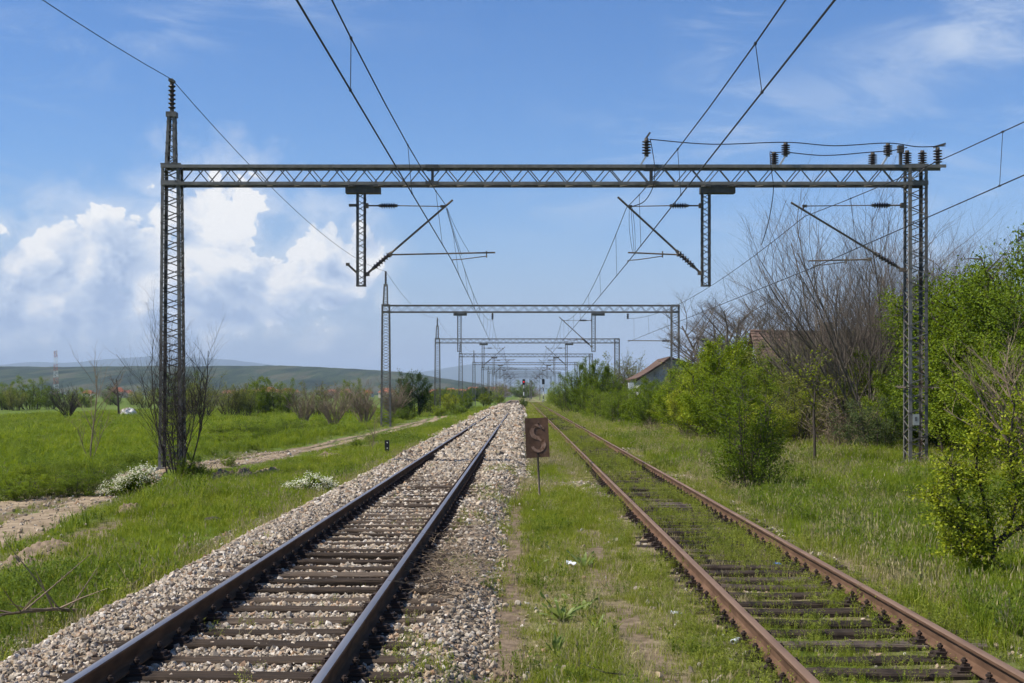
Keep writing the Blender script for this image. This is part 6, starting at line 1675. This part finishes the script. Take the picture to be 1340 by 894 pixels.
def litter(px, py, s, mat, label, seed, zg0=-.42):
    r = np.random.default_rng(seed); Y = (ZC - zg0) * F / (py - VY)
    for _ in range(3):
        x = (px - VX) * Y / F; zg = gz1(x, Y); Y = (ZC - zg) * F / (py - VY)
    n = 6; V = []; Fc = []
    for j in range(n):
        for i in range(n):
            V.append(((i / (n - 1) - .5) * s * 1.5 + r.normal(0, .06) * s, (j / (n - 1) - .5) * s + r.normal(0, .06) * s, .02 + abs(r.normal(0, .22)) * s))
    for j in range(n - 1):
        for i in range(n - 1): a = j * n + i; Fc.append((a, a + 1, a + n + 1, a + n))
    o = add('litter', fast_mesh('litter', V, Fc, mat), None, (x, Y, zg + .015), (0, 0, r.uniform(0, 6))); md = o.modifiers.new('t', 'SOLIDIFY'); md.thickness = .004; tag(o, label, 'litter')
litter(748, 742, .11, M['litter'], 'crumpled white wrapper in the grass between the tracks', 1)
litter(885, 808, .07, M['litter'], 'small white scrap on the trodden strip', 2)
litter(1018, 742, .06, M['litter_blue'], 'tiny blue scrap between the rusty rails', 3, -.42)
litter(573, 590 - 6, .16, M['litter'], 'white scrap on the ballast left of the polished track', 4, -.4)
def bottle(px, py):
    Y = (ZC + .42) * F / (py - VY); x = (px - VX) * Y / F; zg = gz1(x, Y)
    root = empty('drink_can', (x, Y, zg + .035), .9); tag(root, 'small white crushed can lying beside the left rusty rail', 'can')
    MB().lathe((-.05, 0, 0), (.05, 0, .004), [(0, .024), (.006, .031), (.05, .028), (.092, .031), (.1, .024)], 12).build('body', M['litter'], root, True)
    MB().lathe((.05, 0, .004), (.06, 0, .004), [(0, .023), (.003, .02)], 12).build('lid', M['galv'], root)
bottle(963, 846)
for j, (px, py, s) in enumerate(((925, 860, .09), (913, 876, .07), (940, 882, .06), (862, 891, .08), (905, 882, .07), (940, 790, .06))):
    Y = (ZC + .42) * F / (py - VY); x = (px - VX) * Y / F
    o = add('loose_stone', stone_mesh(300 + j), None, (x, Y, gz1(x, Y) + s * .25), (j, j * 2, j), (s * 1.2, s, s * .8)); tag(o, 'pale loose stone on the trodden strip beside the rusty track', 'stone', 'loose stones on the trodden strip')

def dead_branch(name, pts, rad, seed, label, ntw=8, mat='bark_pale', tw=.5):
    r = random.Random(seed); b = MB(); pts = [Vector(p) for p in pts]
    b.tube(pts, [rad * (1 - .7 * i / (len(pts) - 1)) for i in range(len(pts))], 6, True)
    for j in range(ntw):
        t = (len(pts) - 1) * (.1 + .9 * r.random()); i = min(int(t), len(pts) - 2); q = pts[i].lerp(pts[i + 1], t - i)
        d = ((pts[i + 1] - pts[i]).normalized() * .7 + Vector((r.uniform(-1, 1), r.uniform(-1, 1), r.uniform(-.1, .8)))).normalized() * r.uniform(.3, 1) * tw
        b.tube([q, q + d * .5 + Vector((0, 0, r.uniform(-.02, .05))), q + d], [rad * .45, rad * .3, rad * .12], 4, False)
    loc = pts[0]
    o = b.build(name, M[mat]); tag(o, label, 'dead branch'); return o
def gp(px, py, lift=0.0, z0=-.5):
    Y = (ZC - z0) * F / (py - VY)
    for _ in range(4):
        x = (px - VX) * Y / F; z = max(gz1(x, Y), float(bed_z(np.array([x]), np.array([Y]))[0]) if -4.7 < x < .3 else -9) + lift; Y = (ZC - z) * F / (py - VY)
    return Vector((x, Y, z))
dead_branch('dead_branch', [gp(112, 800, .08), gp(70, 797, .20), gp(40, 800, .22), gp(-10, 806, .2), gp(-60, 815, .2)], .022, 1, 'long dead branch lying in the grass at the left edge', 18, 'bark_pale', .9)
dead_branch('dead_branch', [gp(140, 790, .03), gp(165, 770, .12), gp(200, 745, .10), gp(225, 735, .05)], .012, 2, 'pale dead twig lying where grass meets the left ballast', 7, 'bark_pale', .5)
dead_branch('dead_branch', [gp(835, 885, .02), gp(790, 880, .05), gp(760, 868, .05), gp(735, 893, .02)], .006, 3, 'thin dark twig lying in the foreground between the tracks', 4, 'bark_dark', .25)
r_ = random.Random(2); b = MB()
for i in range(420):
    p = gp(r_.gauss(588, 24), r_.gauss(742, 20), r_.uniform(0, .12), -.45); a = r_.uniform(0, 6.28); L = r_.uniform(.12, .5); d = Vector((math.cos(a), math.sin(a), r_.uniform(-.2, .35))) * L
    b.tube([p, p + d * .5 + Vector((0, 0, .03)), p + d], [.004, .003, .0015], 3, False)
tag(b.build('twig_tangle', M['bark_pale']), 'tangle of dry grey twigs right of the polished track', None, None, 'stuff')

# ------------------------------------------------------------------ haze
def build_haze():
    x0, x1, y0, y1, z0, z1 = -19500, 19500, -300, 17500, -12, 420
    me = MB().box(((x0 + x1) / 2, (y0 + y1) / 2, (z0 + z1) / 2), (x1 - x0, y1 - y0, z1 - z0)).mesh('haze', None)
    m, nt, out = new_mat('haze_air')
    v = nt.nodes.new('ShaderNodeVolumePrincipled'); v.inputs['Color'].default_value = (.62, .77, .96, 1); v.inputs['Density'].default_value = HAZE
    v.inputs['Anisotropy'].default_value = 0.0
    nt.links.new(v.outputs[0], out.inputs['Volume']); me.materials.append(m)
    tag(add('haze', me), 'pale blue haze in the distance', None, None, 'stuff')
HAZE = 0.85e-4
build_haze()
